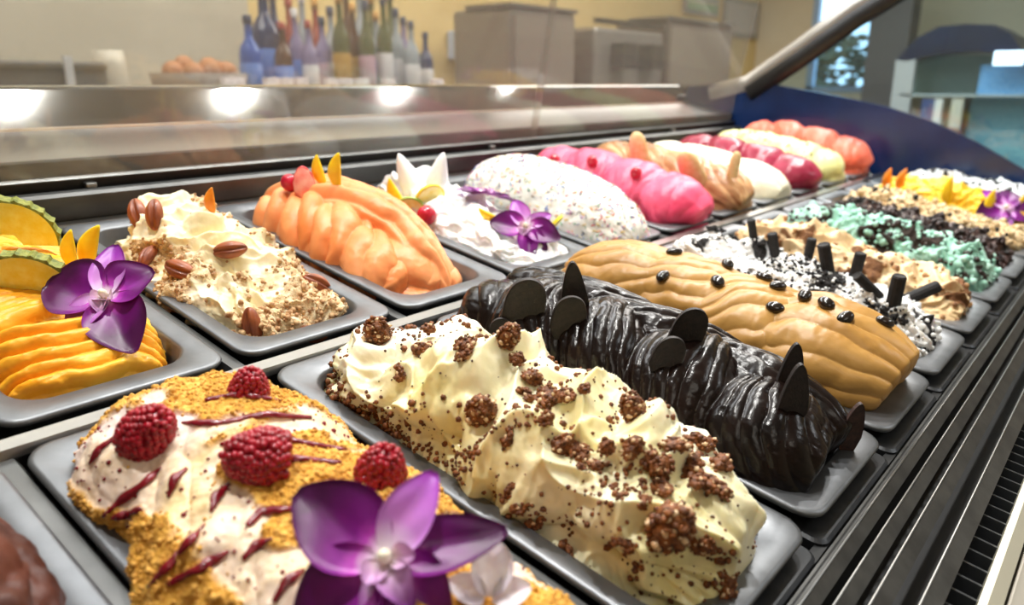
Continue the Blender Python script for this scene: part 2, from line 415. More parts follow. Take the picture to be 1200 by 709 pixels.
# ------------------------------------------------------------------ mounds of gelato
MOUND = {}
def mound(key, label, i, front, mt, H, Dfun, ns=260, nt=150, wid=.40, y0=None, y1=None, zb=-.06, p=3.2, q=.85, lean=0, hprof=None, cxo=0.0, name='gelato_mound'):
    ya, yb = (-2.12, -.12) if front else (.17, 2.06)
    if y0 is not None: ya = y0
    if y1 is not None: yb = y1
    cx = i + .5 + cxo
    u = np.linspace(0, 1, ns); uu = .5 - .5 * np.cos(np.pi * u); uu = .35 * u + .65 * uu
    th = np.linspace(0, np.pi, nt)
    Y = ya + (yb - ya) * uu
    e = np.clip(1 - np.abs(2 * uu - 1) ** p, 0, 1) ** (1 / p)
    hp = np.interp(uu, *zip(*(hprof or [(0, 1), (1, 1)])))
    hw = wid * e ** .7; hh = H * hp * e
    c, s = np.cos(th), np.sin(th)
    X = cx - hw[:, None] * (np.sign(c) * np.abs(c) ** q)[None] + lean * (hh[:, None] * s[None])
    Z = zb + hh[:, None] * (s ** q)[None]
    YY = np.repeat(Y[:, None], nt, 1)
    P = np.stack([X, YY, Z], -1)
    du = np.gradient(P, axis=0); dv = np.gradient(P, axis=1)
    N = np.cross(dv, du); N /= np.linalg.norm(N, axis=-1, keepdims=True) + 1e-9
    if N[ns // 2, nt // 2, 2] < 0: N = -N
    arc = math.pi * (wid + H) / 2
    t = (th / np.pi - .5)[None] * arc + 0 * Y[:, None]
    s_ = (YY - ya)
    fade = np.minimum(sm(0, .12, th)[None], sm(0, .12, np.pi - th)[None]) * np.minimum(sm(0, .03, uu), sm(0, .03, 1 - uu))[:, None]
    out = Dfun(s_, t, P, N, yb - ya)
    D, M = out if isinstance(out, tuple) else (out, None)
    P2 = P + N * (D * fade)[..., None]
    V = P2.reshape(-1, 3); F = grid_faces(ns, nt)
    bad = N[ns // 2, nt // 2, 2]
    v0, v1, v3 = V[F[len(F) // 2 + nt // 2][0]], V[F[len(F) // 2 + nt // 2][1]], V[F[len(F) // 2 + nt // 2][3]]
    if np.cross(v1 - v0, v3 - v0)[2] < 0: F = F[:, ::-1]
    base = np.array([cx, (ya + yb) / 2, zb])
    o = cobj(name, V, F, mt, base=base)
    if M is not None:
        a = o.data.attributes.new('m', 'FLOAT', 'POINT'); a.data.foreach_set('value', np.clip(M, 0, 1).ravel().astype(np.float32))
    tag(o, label, 'gelato')
    # point sampler and ray tree in case units
    Nn = np.cross(np.gradient(P2, axis=1), np.gradient(P2, axis=0)); Nn /= np.linalg.norm(Nn, axis=-1, keepdims=True) + 1e-9
    if np.nanmean(Nn[..., 2]) < 0: Nn = -Nn
    MOUND[key] = dict(o=o, P=P2, N=Nn, M=M, base=base, V=V, F=F, bvh=None, s=s_, t=t)
    return o
def hit(key, px, py):
    """where the sight line through a photo pixel lands on a mound: point and normal in case units"""
    m = MOUND[key]
    if m['bvh'] is None: m['bvh'] = BVHTree.FromPolygons(m['V'].tolist(), m['F'].tolist())
    d = CR @ np.array([(px - 600) / FPX, -(py - 354.5) / FPX, -1.]); d /= np.linalg.norm(d)
    loc, nrm, idx, dist = m['bvh'].ray_cast(Vector(CC), Vector(d))
    if loc is None:
        P = m['P'].reshape(-1, 3); r = P - CC; along = r @ d; off = np.linalg.norm(r - along[:, None] * d, axis=1); k = int(off.argmin())
        print('HITMISS', key, px, py, round(float(off.min()), 3))
        return P[k], m['N'].reshape(-1, 3)[k]
    n = np.array(nrm); 
    if n @ d > 0: n = -n
    return np.array(loc), n

WARP = .07
def shells(s, t, L, base=-9):
    """overlapping spatula strokes: (s0, t0, half length, half width, height, angle, ribs, rib depth[, skew])"""
    D = np.full(s.shape, 0.0) if base == -9 else base
    ws, wt = s, t
    s = ws + WARP * fbm(ws * 3.1, wt * 3.1, seed=901, o=3); t = wt + WARP * fbm(ws * 3.1 + 9, wt * 3.1, seed=905, o=3)
    for sh in L:
        s0, t0, a, b, A, ang, nr, ra = sh[:8]; bend = sh[8] if len(sh) > 8 else 0.
        c, sn = math.cos(math.radians(ang)), math.sin(math.radians(ang))
        p = ((s - s0) * c + (t - t0) * sn) / a; q = (-(s - s0) * sn + (t - t0) * c) / b
        q = q + bend * p * p
        e = 1 - p * p - q * q
        f = A * np.sqrt(np.clip(e, 0, 1))
        w_ = np.sqrt(np.clip(1 - p * p, .02, 1))
        ph = q / w_ * nr + .25 * np.sin(p * 3 + s0 * 7)
        rib = 1 - np.abs(np.sin(np.pi * ph * .5)) ** 1.0 * 1.0
        rib = (np.abs(np.sin(np.pi * ph * .5)) ** .7)
        f = f + ra * (rib - .5) * sm(0, .25, e)
        D = np.where((e > 0) & (f > D), f, D)
    return D
def whipped(s, t, seed, big=.1, fold=.05, fs=3.0, ws=1.0, ang=.6, o=4):
    wx = fbm(s * 2.1, t * 2.1, seed=seed + 30, o=3) * ws; wy = fbm(s * 2.1, t * 2.1, seed=seed + 60, o=3) * ws
    a = fbm(s * 2.4 + wx, t * 2.4 + wy, seed=seed, o=o)
    ph = (s * math.cos(ang) + t * math.sin(ang)) * fs + wx * 2.0
    f = 1 - np.abs(np.sin(ph * math.pi)) ** .8
    r = 1 - np.abs(fbm(s * 4 + wx * 2, t * 4 + wy * 2, seed=seed + 9, o=3)) * 2.4
    return big * a + fold * (f - .5) + fold * .6 * (r - .5)

# --- scatter of many tiny bits on a mound (stuff)
def scatter(key, name, N, size, mt, weight=None, sub=1, seed=1, stretch=(1, 1, 1), jitter=.5, lift=.3, cattr=None, sel=None, rod=False):
    m = MOUND[key]; r = np.random.default_rng(seed)
    P = m['P'].reshape(-1, 3); Nn = m['N'].reshape(-1, 3)
    wgt = np.ones(len(P)) if weight is None else np.clip(weight.ravel(), 0, None)
    # weight by cell area
    A = np.linalg.norm(np.cross(np.gradient(m['P'], axis=0), np.gradient(m['P'], axis=1)), axis=-1).ravel()
    wgt = wgt * A * (P[:, 2] > -.04); wgt /= wgt.sum()
    idx = r.choice(len(P), N, p=wgt)
    bv, bf = ICO[sub]
    if rod:
        a = np.arange(6) * math.pi / 3; bv = np.array([(x, .35 * math.cos(q), .35 * math.sin(q)) for x in (-1.5, 1.5) for q in a]); bf = np.array([(i, (i + 1) % 6, 6 + (i + 1) % 6) for i in range(6)] + [(i, 6 + (i + 1) % 6, 6 + i) for i in range(6)] + [(0, 2, 1), (0, 3, 2), (0, 4, 3), (0, 5, 4), (6, 7, 8), (6, 8, 9), (6, 9, 10), (6, 10, 11)])
    nv = len(bv)
    sz = size * (1 + jitter * (r.random(N) * 2 - 1)) * (1 if rod else (.6 + .8 * r.random(N) ** 2))
    V = np.zeros((N, nv, 3)); 
    for k in range(N):
        n = Nn[idx[k]]; t1 = np.cross(n, r.normal(size=3)); t1 /= np.linalg.norm(t1) + 1e-9; t2 = np.cross(n, t1)
        b = bv * (1 + (0 if rod else .35) * (r.random((nv, 1)) - .5)) * np.array(stretch) * sz[k]
        V[k] = P[idx[k]] + n * sz[k] * lift + b[:, :1] * t1 + b[:, 1:2] * t2 + b[:, 2:] * n
    F = (bf[None] + (np.arange(N) * nv)[:, None, None]).reshape(-1, 3)
    o = cobj(name, V.reshape(-1, 3), F, mt, parent=m['o'], pbase=m['base'], smooth=False); o['kind'] = 'stuff'
    if cattr:
        c = np.array([lin(x) for x in cattr])[r.integers(0, len(cattr), N)]
        at = o.data.attributes.new('tint', 'FLOAT_COLOR', 'POINT'); at.data.foreach_set('color', np.repeat(c, nv, 0).ravel().astype(np.float32))
    return o
# ------------------------------------------------------------------ pans
fd = ['steel pan holding the crumb-topped raspberry ripple gelato', 'steel pan holding the cream gelato with brown cookie crumbs', 'steel pan holding the glossy dark chocolate gelato',
      'steel pan holding the tan gelato dotted with coffee beans', 'steel pan holding the white gelato with black biscuit sticks', 'steel pan holding the beige gelato behind the biscuit sticks',
      'steel pan holding the mint green gelato', 'steel pan holding the gelato covered in dark chips', 'steel pan holding the nut-strewn beige gelato', 'steel pan holding the bright yellow gelato at the far end', 'steel pan of speckled white gelato against the navy end panel']
bd = ['steel pan holding the bright yellow mango gelato', 'steel pan holding the cream gelato with pecans', 'steel pan holding the orange gelato', 'steel pan holding the fluffy white gelato with citrus slices',
      'steel pan holding the sprinkle-covered white loaf of gelato', 'steel pan holding the bright pink gelato', 'steel pan holding the brown streaked gelato with biscuits', 'steel pan holding the smooth ivory gelato',
      'steel pan holding the dark red gelato', 'steel pan holding the pale green gelato', 'steel pan holding the salmon gelato in the far corner']
pan(-1, False, 'empty steel pan at the near end of the back row, left of the mango pan')
pan(-1, True, 'steel pan holding the brown chocolate gelato in the near left corner')
for k in range(11): pan(k, True, fd[k]); pan(k, False, bd[k])
# ------------------------------------------------------------------ the gelato itself
def D_choc(s, t, P, N, L):
    sh = [(.3 + .33 * k, -.25 + .2 * (k % 2), .32, .3, .16, 70 - 20 * (k % 2), 5, .03, .2) for k in range(7)]
    return shells(s, t, sh) + .02 * fbm(s * 9, t * 9, seed=3) + .06 * fbm(s * 3, t * 3, seed=8)
mound('chocolate', 'milk chocolate brown gelato in curled strokes, cropped by the near left corner', -1, True, gelato('chocolate_gelato', '3c180c', '5c2a18', rough=.5, sss=.1, bump=.25), .34, D_choc, 240, 150, wid=.37, cxo=.05, zb=-.12)

def D_rasp(s, t, P, N, L):
    sh = [(L - .30, -.05, .42, .34, .10, 25, 3, .012, .2), (L - .62, .12, .5, .3, .12, 20, 3, .012, .2), (L - .85, -.22, .42, .3, .10, 35, 4, .018, .25),
          (L - 1.15, .10, .45, .34, .12, 20, 3, .012, .2), (L - 1.45, -.12, .45, .32, .10, 28, 5, .02, .2), (L - 1.8, .1, .4, .4, .08, 10, 3, .02, .2)]
    D = shells(s, t, sh) + .05 * fbm(s * 3, t * 3, seed=11) + .018 * fbm(s * 12, t * 12, seed=12)
    n = 1.1 * fbm(s * 4.2 + .4, t * 4.2, seed=41, o=3) + .4 * fbm(s * 9, t * 9, seed=43)
    tc = np.interp(s, [0, .5, .8, 1.0, 1.25, 1.6, 1.9], [-.1, -.13, -.17, -.19, -.19, -.24, -.36])
    M = sm(-.05, .14, .45 + .85 * n - 1.15 * np.exp(-((t - tc) / .11) ** 2) * sm(1.95, 1.7, s))
    g = fbm(s * 45, t * 45, seed=5, o=2)
    D = D + M * (.014 + .009 * g)
    return D, M
mound('raspberry', 'raspberry ripple gelato under golden biscuit crumbs, with raspberries and red syrup', 0, True,
      gelato('ripple_gelato', 'e8cc98', 'ecd8d4', topping=True, tramp=[(.3, 'a8701c'), (.5, 'd69c38'), (.7, 'ecc066')], scale=16, bump=.2, tscale=120),
      .27, D_rasp, 520, 300, wid=.365, zb=-.06, p=3.6, lean=0.0, hprof=[(0, .95), (.5, 1.), (.85, 1.0), (1, .75)], cxo=-.03)

def D_cookie(s, t, P, N, L):
    D = whipped(s, t, 77, big=.12, fold=.07, fs=1.9, ws=.9, ang=1.0, o=3)
    sh = [(.28, -.1, .30, .42, .12, 80, 3, .02, .2), (.75, -.2, .34, .36, .11, 60, 3, .02, .3), (1.2, -.1, .3, .4, .12, 75, 4, .02, .2), (1.62, -.15, .3, .4, .11, 60, 3, .02, .3), (.5, .2, .3, .3, .12, 110, 3, .02, .3), (1.0, .22, .35, .3, .12, 100, 3, .02, .2), (1.5, .2, .35, .3, .1, 100, 3, .02, .2)]
    D = D * .8 + shells(s, t, sh) * .9 + .01 * fbm(s * 14, t * 14, seed=3)
    for ps, pt, r, h in ((.42, .02, .10, .09), (1.12, -.02, .1, .06), (.78, .1, .1, .07), (1.5, .1, .1, .07), (.12, .2, .09, .05)):
        D = D + h * np.exp(-((s - ps) ** 2 + (t - pt) ** 2) / r ** 2)
    M = sm(.35, .9, (P[..., 2]) / .5 + .2 * fbm(s * 4, t * 4, seed=6)) * .0
    return D
mound('cookie', 'whipped cream-coloured gelato scattered with brown cookie crumbs and chunks', 1, True,
      gelato('cream_gelato', 'eadc98', 'f3eeda', rough=.33, scale=7, sss=.4, bump=.1, spec=.45), .36, D_cookie, 420, 300, wid=.36, zb=-.06, p=3.8, y0=-2.15, y1=-.15, hprof=[(0, .98), (.3, 1.0), (.7, .95), (1, .8)])

def D_dark(s, t, P, N, L):
    sh = []
    for k in range(5):
        sh.append((.24 + .42 * k, -.20, .38, .28, .22, 58, 9, .012, -.30))
    for k in range(4):
        sh.append((.34 + .50 * k, .12, .55, .17, .20, -12, 6, .020, .22))
        sh.append((.44 + .50 * k, .36, .5, .22, .15, -16, 6, .016, .2))
    return shells(s, t, sh) + .010 * fbm(s * 5, t * 5, seed=31) + .006 * fbm(s * 9, t * 22, seed=3)
t_ = NT('dark_chocolate_gelato'); v_ = t_.coord(); t_.col(t_.ramp(t_.noise(v_, 30, 4), [(.35, '0c0605'), (.7, '1c100c')])); t_.set(rough=.24, spec=.28, coat=.05); t_.bump(t_.noise(v_, 170, 4, .6), .35, .0012)
mound('dark', 'glossy near-black chocolate gelato combed into braided lobes', 2, True, t_.m, .24, D_dark, 460, 280, wid=.29, zb=-.05, y0=-2.08, y1=-.22, p=3.4, hprof=[(0, .85), (.4, 1.), (.8, 1.), (1, 1.)])

def D_coffee(s, t, P, N, L):
    sh = [(.34, .02, .50, .52, .24, -8, 11, .017, .15), (.80, -.12, .44, .42, .20, -24, 10, .016, .25), (1.2, -.06, .44, .44, .19, -18, 10, .016, .2), (1.6, -.1, .46, .44, .18, -14, 10, .016, .2),
          (.8, .32, .5, .3, .16, 12, 6, .016, .2), (1.3, .34, .5, .3, .15, 10, 6, .016, .2), (1.75, .3, .4, .3, .13, 10, 6, .016, .2)]
    return shells(s, t, sh) + .012 * fbm(s * 6, t * 6, seed=4)
mound('coffee', 'tan coffee gelato combed into ridged shell shapes, dotted with coffee beans', 3, True,
      gelato('coffee_gelato', 'a87a38', 'c89a56', rough=.38, scale=14, sss=.25, bump=.12, vscale=(1, .35, 1)), .26, D_coffee, 420, 260, wid=.31, zb=-.05, y0=-2.10, y1=-.1, p=4.2, hprof=[(0, .95), (.4, 1), (.8, 1.0), (1, .9)])

def mk_fluffy(seed, big=.12, fold=.05, fs=3, lump=.05, lf=7, mf=None):
    def D(s, t, P, N, L):
        d = whipped(s, t, seed, big=big, fold=fold, fs=fs) + lump * (.5 - worley(s * lf, t * lf, seed)) + .02 * fbm(s * 18, t * 18, seed=seed + 2)
        if mf is None: return d
        return d, mf(s, t, P)
    return D
BLKC = [(.3, '0a0808'), (.6, '241e1c')]
mound('biscuit', 'white gelato with black biscuit crumbs and upright dark biscuit sticks', 4, True,
      gelato('white_biscuit_gelato', 'd9d6d0', 'eeeeee', topping=True, tramp=BLKC, sss=.3, bump=.3), .34, mk_fluffy(201, .10, .05, 3.5, .06, 8, lambda s, t, P: sm(.30, .42, fbm(s * 7, t * 7, seed=92, o=3) + .3 * sm(1.2, .2, s) * .5 + .1)), 300, 200, wid=.36, y1=-.25, cxo=.05)
mound('chip', 'beige cookie dough gelato between the biscuit sticks and the mint gelato', 5, True,
      gelato('beige_gelato', 'd8b888', 'e8cfa6', topping=True, tramp=[(.3, '5e3a20'), (.7, '8a5c34')], sss=.3, bump=.25), .34, mk_fluffy(301, .10, .05, 3.2, .07, 6, lambda s, t, P: sm(.42, .52, fbm(s * 8, t * 8, seed=93, o=2) + .1)), 220, 150, wid=.36, y1=-.3, cxo=.06)
mound('mint', 'mint green gelato with dark chocolate pieces', 6, True,
      gelato('mint_gelato', '86bfa9', 'b4dccb', topping=True, tramp=[(.3, '1c120e'), (.7, '3c2c22')], sss=.3, bump=.25), .34, mk_fluffy(401, .10, .05, 3.2, .09, 6, lambda s, t, P: sm(.22, .30, fbm(s * 5, t * 5, seed=94, o=2) + .15)), 200, 140, wid=.36, y1=-.32, cxo=.06)
mound('darkchip', 'gelato hidden under dark brown chocolate chips near the far end of the front row', 7, True,
      gelato('dark_chip_gelato', '2c1b16', '4a2f26', topping=True, tramp=BLKC, sss=.05, bump=.4), .29, mk_fluffy(501, .09, .04, 3.2, .12, 7, lambda s, t, P: sm(.0, .2, fbm(s * 6, t * 6, seed=95, o=2))), 200, 140, wid=.36, y1=-.32, cxo=.06)
mound('nut', 'pale beige gelato strewn with chopped nuts beyond the dark chips', 8, True,
      gelato('nut_gelato', 'cdb084', 'e6d3ae', sss=.2, bump=.4), .28, mk_fluffy(601, .08, .03, 3.2, .09, 9), 160, 110, wid=.36, y1=-.32, cxo=.06)
mound('yellow', 'bright yellow gelato with fruit slices at the far end of the front row', 9, True,
      gelato('yellow_gelato', 'f0b81c', 'f7cf48', sss=.2, bump=.15), .40, mk_fluffy(701, .07, .05, 3.2, .03, 5), 150, 100, wid=.36, y1=-.35, cxo=.1)
mound('speckled', 'white gelato speckled with dark bits against the navy end panel', 10, True,
      gelato('speckled_gelato', 'dcdcdc', 'f2f2f2', topping=True, tramp=BLKC, sss=.2, bump=.2), .40, mk_fluffy(801, .07, .04, 3.2, .04, 6, lambda s, t, P: sm(.42, .5, fbm(s * 12, t * 12, seed=96, o=2) + .1)), 150, 100, wid=.36, y1=-.4, cxo=.15)

# back row
def D_mango(s, t, P, N, L):
    sh = []
    for k in range(17):
        sh.append((.50 + .055 * k, -.24 + .012 * k, .42, .062, .085, 74 - 1.6 * k, 1.6, .005, -.25))
    sh += [(.08 + .06 * q_, .01 * q_, .040, .50, .065 + .012 * q_, 4 + q_, 1.5, .004, .0) for q_ in range(5)]
    sh += [(.66, .24, .62, .10, .13, -24, 4, .012, .12), (.85, .34, .66, .10, .13, -24, 4, .012, .12), (1.05, .42, .6, .10, .11, -24, 4, .014, .12), (1.35, .1, .6, .14, .11, -24, 4, .02, .1), (1.5, -.1, .5, .15, .10, -20, 4, .02, .1), (1.6, .3, .5, .14, .1, -24, 4, .02, .1), (.40, .40, .2, .14, .07, 30, 3, .03, .1)]
    return shells(s, t, sh) + .016 * fbm(s * 7, t * 7, seed=4) + .006 * fbm(s * 40, t * 12, seed=14)
mound('mango', 'bright yellow-orange mango gelato in fanned strokes at the left edge', 0, False,
      gelato('mango_gelato', 'f2a21a', 'f8c03c', rough=.4, scale=12, sss=.3, bump=.12), .25, D_mango, 520, 300, wid=.325, zb=-.08, y0=.26, p=4.5, cxo=-.035, hprof=[(0, .55), (.2, .75), (.6, 1.), (1, 1.1)])
def D_pecan(s, t, P, N, L):
    d = whipped(s, t, 131, big=.13, fold=.06, fs=2.6, ws=1.1, o=3) + .025 * fbm(s * 12, t * 12, seed=8)
    n = fbm(s * 3.0, t * 3.0, seed=141, o=3) + .3 * fbm(s * 12, t * 12, seed=143)
    M = sm(.04, .2, n + .38 * sm(-.35, .25, t) - .04) * .85
    return d + .05 * (.5 - worley(s * 9, t * 9, 5)) + M * (.012 + .014 * fbm(s * 36, t * 36, seed=9, o=2)), M
mound('pecan', 'cream gelato with chopped nut crumbs and pecan halves', 1, False,
      gelato('pecan_gelato', 'ecdcab', 'f2e8cc', topping=True, tramp=[(.3, 'a87a48'), (.5, 'd6b88a'), (.7, 'ecdcbc')], sss=.3, bump=.2, tscale=110), .33, D_pecan, 420, 260, wid=.34, zb=-.09, y0=.27, hprof=[(0, .55), (.3, .85), (.7, 1.12), (.88, 1.1), (1, .7)], y1=1.92)
def D_orange(s, t, P, N, L):
    sh = [(.40, -.28, .30, .25, .13, 50, 3, .035, .3), (.72, -.30, .32, .25, .14, 55, 3, .048, .3), (1.02, -.30, .32, .25, .14, 55, 3, .048, .3), (1.4, -.3, .34, .25, .13, 60, 3, .048, .3),
          (.75, .02, .75, .14, .17, -12, 3, .046, .15), (1.0, .22, .8, .15, .17, -8, 3, .046, .15), (1.3, -.05, .6, .16, .15, -16, 3, .046, .15), (1.0, .42, .8, .15, .13, -5, 4, .015, .1),
          (.30, .10, .2, .5, .10, 20, 4, .014, .2)]
    return shells(s, t, sh) + .01 * fbm(s * 8, t * 8, seed=4)
mound('orange', 'tall orange fruit gelato with long folded strokes, topped by strawberry and mango slices', 2, False,
      gelato('orange_gelato', 'ee8a48', 'f6ac74', rough=.42, scale=10, sss=.35, bump=.1), .37, D_orange, 340, 220, wid=.33, zb=-.12, y0=.28, p=2.6, hprof=[(0, .3), (.18, .55), (.45, .9), (.8, 1.0), (1, .9)], y1=1.90)
mound('lemon', 'fluffy white gelato with an orchid and citrus slices', 3, False,
      gelato('lemon_gelato', 'f0f0ee', 'fafafa', rough=.45, sss=.45, bump=.06), .36, mk_fluffy(151, .12, .05, 2.4, .05, 4), 300, 200, wid=.34, zb=-.09, y0=.2, hprof=[(0, .6), (.3, .8), (.7, 1.1), (1, 1.2)], y1=1.92, cxo=.04)
mound('sprinkle', 'smooth white log of gelato covered in coloured sprinkles', 4, False,
      gelato('sprinkle_gelato', 'f0ece2', 'f8f4ec', rough=.45, sss=.4, bump=.1), .45, lambda s, t, P, N, L: .03 * fbm(s * 3, t * 3, seed=6) + .012 * fbm(s * 14, t * 14, seed=7), 260, 180, wid=.37, zb=-.07, y0=.1, p=2.6, hprof=[(0, 1.0), (.5, 1.1), (1, 1.1)], cxo=.1, y1=1.92)
def mk_lobes(n, A, wL, seed, nr=4, ra=.015, ang=70):
    def D(s, t, P, N, L):
        sh = [(.25 + (L - .4) * k / (n - 1), -.12, .36, wL, A, ang, nr, ra, .2) for k in range(n)] + [(.35 + (L - .4) * k / (n - 1), .22, .36, wL, A * .9, ang + 35, nr, ra, .2) for k in range(n)]
        return shells(s, t, sh) + .01 * fbm(s * 8, t * 8, seed=seed)
    return D
mound('pink', 'bright pink gelato in rounded lobes with red berries behind', 5, False,
      gelato('pink_gelato', 'e4456a', 'f06a8a', rough=.4, sss=.3, bump=.1), .31, mk_lobes(4, .18, .30, 3), 200, 140, wid=.37, zb=-.06, y0=.1, cxo=.13, y1=1.85)
mound('hazel', 'brown and tan streaked gelato with pale biscuits standing in it', 6, False,
      gelato('hazelnut_gelato', '8e5a34', 'd4a878', rough=.35, sss=.2, scale=60, bump=.1, vscale=(1, .12, 1)), .36, mk_lobes(4, .13, .28, 5, 5, .02, 30), 200, 140, wid=.37, zb=-.06, y0=.1, cxo=.13, y1=1.85)
mound('ivory', 'smooth ivory white gelato between the brown and the dark red ones', 7, False,
      gelato('ivory_gelato', 'f0e6c8', 'f6f0da', sss=.3, bump=.08), .35, mk_lobes(3, .07, .4, 6, 2, .01, 10), 160, 110, wid=.37, zb=-.06, y0=.1, cxo=.13, y1=1.85)
mound('cherry', 'dark red cherry gelato beside the pale green one', 8, False,
      gelato('cherry_gelato', '7e1a30', 'a83450', rough=.3, sss=.2, bump=.12), .31, mk_lobes(4, .15, .28, 8, 2, .01), 150, 100, wid=.37, zb=-.06, y0=.1, cxo=.13, y1=1.85)
mound('pistachio', 'pale green pistachio gelato in small lobes, with purple blossoms', 9, False,
      gelato('pistachio_gelato', 'd8d890', 'ece8b4', sss=.3, bump=.12), .36, mk_lobes(6, .12, .2, 9, 2, .01), 150, 100, wid=.38, zb=-.06, y0=.1, cxo=.13, y1=1.85)
mound('salmon', 'salmon pink gelato in large rounded lobes in the far corner', 10, False,
      gelato('salmon_gelato', 'ec6a52', 'f48a72', sss=.3, bump=.1), .42, mk_lobes(4, .16, .26, 10, 3, .015), 150, 100, wid=.38, zb=-.06, y0=.1, cxo=.13, y1=1.85)

# ------------------------------------------------------------------ toppings: prototypes in metres, z away from what they lie on
PROTO = {}
def inst(kind, build):
    """the first call builds the thing and its parts, later calls copy them (sharing mesh data)"""
    if kind not in PROTO:
        PROTO[kind] = build(); return PROTO[kind]
    src = PROTO[kind]
    r = src.copy(); COL.objects.link(r)
    for k in list(r.keys()):
        if k in ('label', 'group'): del r[k]
    for ch in list(src.children):
        c = ch.copy(); COL.objects.link(c); c.parent = r
        for g in list(ch.children):
            d = g.copy(); COL.objects.link(d); d.parent = c
    return r
RIGHT = CAMR[:, 0]; UPV = np.array([0, 0, 1.]); BACK = CAMR[:, 2]
def frame(z, xhint):
    z = np.asarray(z, float); z = z / np.linalg.norm(z); x = xhint - z * (xhint @ z); x /= np.linalg.norm(x)
    return np.stack([x, np.cross(z, x), z], 1)
def rotz(a):
    a = math.radians(a); return np.array([[math.cos(a), -math.sin(a), 0], [math.sin(a), math.cos(a), 0], [0, 0, 1]])
def setm(o, pos, R, sc=1.0):
    m = np.eye(4); m[:3, :3] = R * sc; m[:3, 3] = pos; o.matrix_world = Matrix(m.tolist())
def put(kind, build, key, px, py, label, cat, group=None, zmix=(1, 0, 0), spin=0, sc=1.0, sink=0.0, flipx=False):
    """zmix = how much the thing's own z follows the surface normal, the vertical, the viewer's side"""
    p, n = hit(key, px, py)
    n = RX @ n; z = zmix[0] * n + zmix[1] * UPV + zmix[2] * BACK
    o = inst(kind, build)
    setm(o, W(p) - z / np.linalg.norm(z) * sink, frame(z, RIGHT) @ rotz(spin), sc)
    tag(o, label, cat, group); return o
def mobj(name, V, F, m, parent=None, smooth=True, **k):
    o = bpy.data.objects.new(name, mkmesh(name, V, F, m, smooth, **k)); link(o, parent); return o

# raspberries
M_RASP = mat('raspberry_skin', '7c0616', 'b00e28', rough=.3, sss=.12, scale=300, bump=.2, bscale=900, bdist=.0003)
def b_rasp():
    bv, bf = ICO[2]; V = []; F = []; n = 0; r = random.Random(3)
    bv, bf = ICO[1] if False else ICO[2]
    for k in range(13):
        u = k / 12; z = -.004 + .0245 * u; rad = .0112 * (1 - u ** 3.2) ** .55 * (.93 + .12 * math.sin(math.pi * min(u * 1.6, 1)))
        c = max(1, int(round(2 * math.pi * rad / .0036)))
        for i in range(c):
            a = 2 * math.pi * (i + .5 * (k % 2)) / c + r.uniform(-.1, .1); s = .00205 * r.uniform(.9, 1.12)
            V.append(bv * s + np.array([rad * math.cos(a), rad * math.sin(a), z + r.uniform(-.0003, .0003)])); F.append(bf + n); n += len(bv)
    core = ICO[2][0] * np.array([.0108, .0108, .0130]) + np.array([0, 0, .006]); V.append(core); F.append(bf + n)
    V = np.vstack(V) - np.array([0, 0, .009])
    return mobj('raspberry', V, np.vstack(F), M_RASP)
put('raspberry', b_rasp, 'raspberry', 183, 512, 'raspberry nearest the mango pan, lying in golden crumbs', 'raspberry', 'raspberries on the ripple gelato', (.4, .5, .3), 0, 1.1, -.008)
o = PROTO['raspberry']; setm(o, np.array(o.location), frame(RIGHT * .75 + UPV * .8 + BACK * .3, BACK), 1.15)
put('raspberry', b_rasp, 'raspberry', 297, 549, 'middle raspberry of the front group, lying on its side left of the orchid', 'raspberry', 'raspberries on the ripple gelato', (.3, .2, .1), 0, 1.2, -.008)
o = [q for q in bpy.data.objects if q.get('label', '').startswith('middle raspberry')][0]; setm(o, np.array(o.matrix_world.translation), frame(RIGHT * -.9 + UPV * .15 + BACK * .4, UPV), 1.22)
put('raspberry', b_rasp, 'raspberry', 445, 558, 'raspberry just above the big orchid, next to the cookie crumb gelato', 'raspberry', 'raspberries on the ripple gelato', (.5, .6, .2), 40, 1.05, -.008)
put('raspberry', b_rasp, 'raspberry', 292, 456, 'half hidden raspberry at the back end of the crumb-topped gelato', 'raspberry', 'raspberries on the ripple gelato', (.5, .8, 0), 80, .95, -.003)

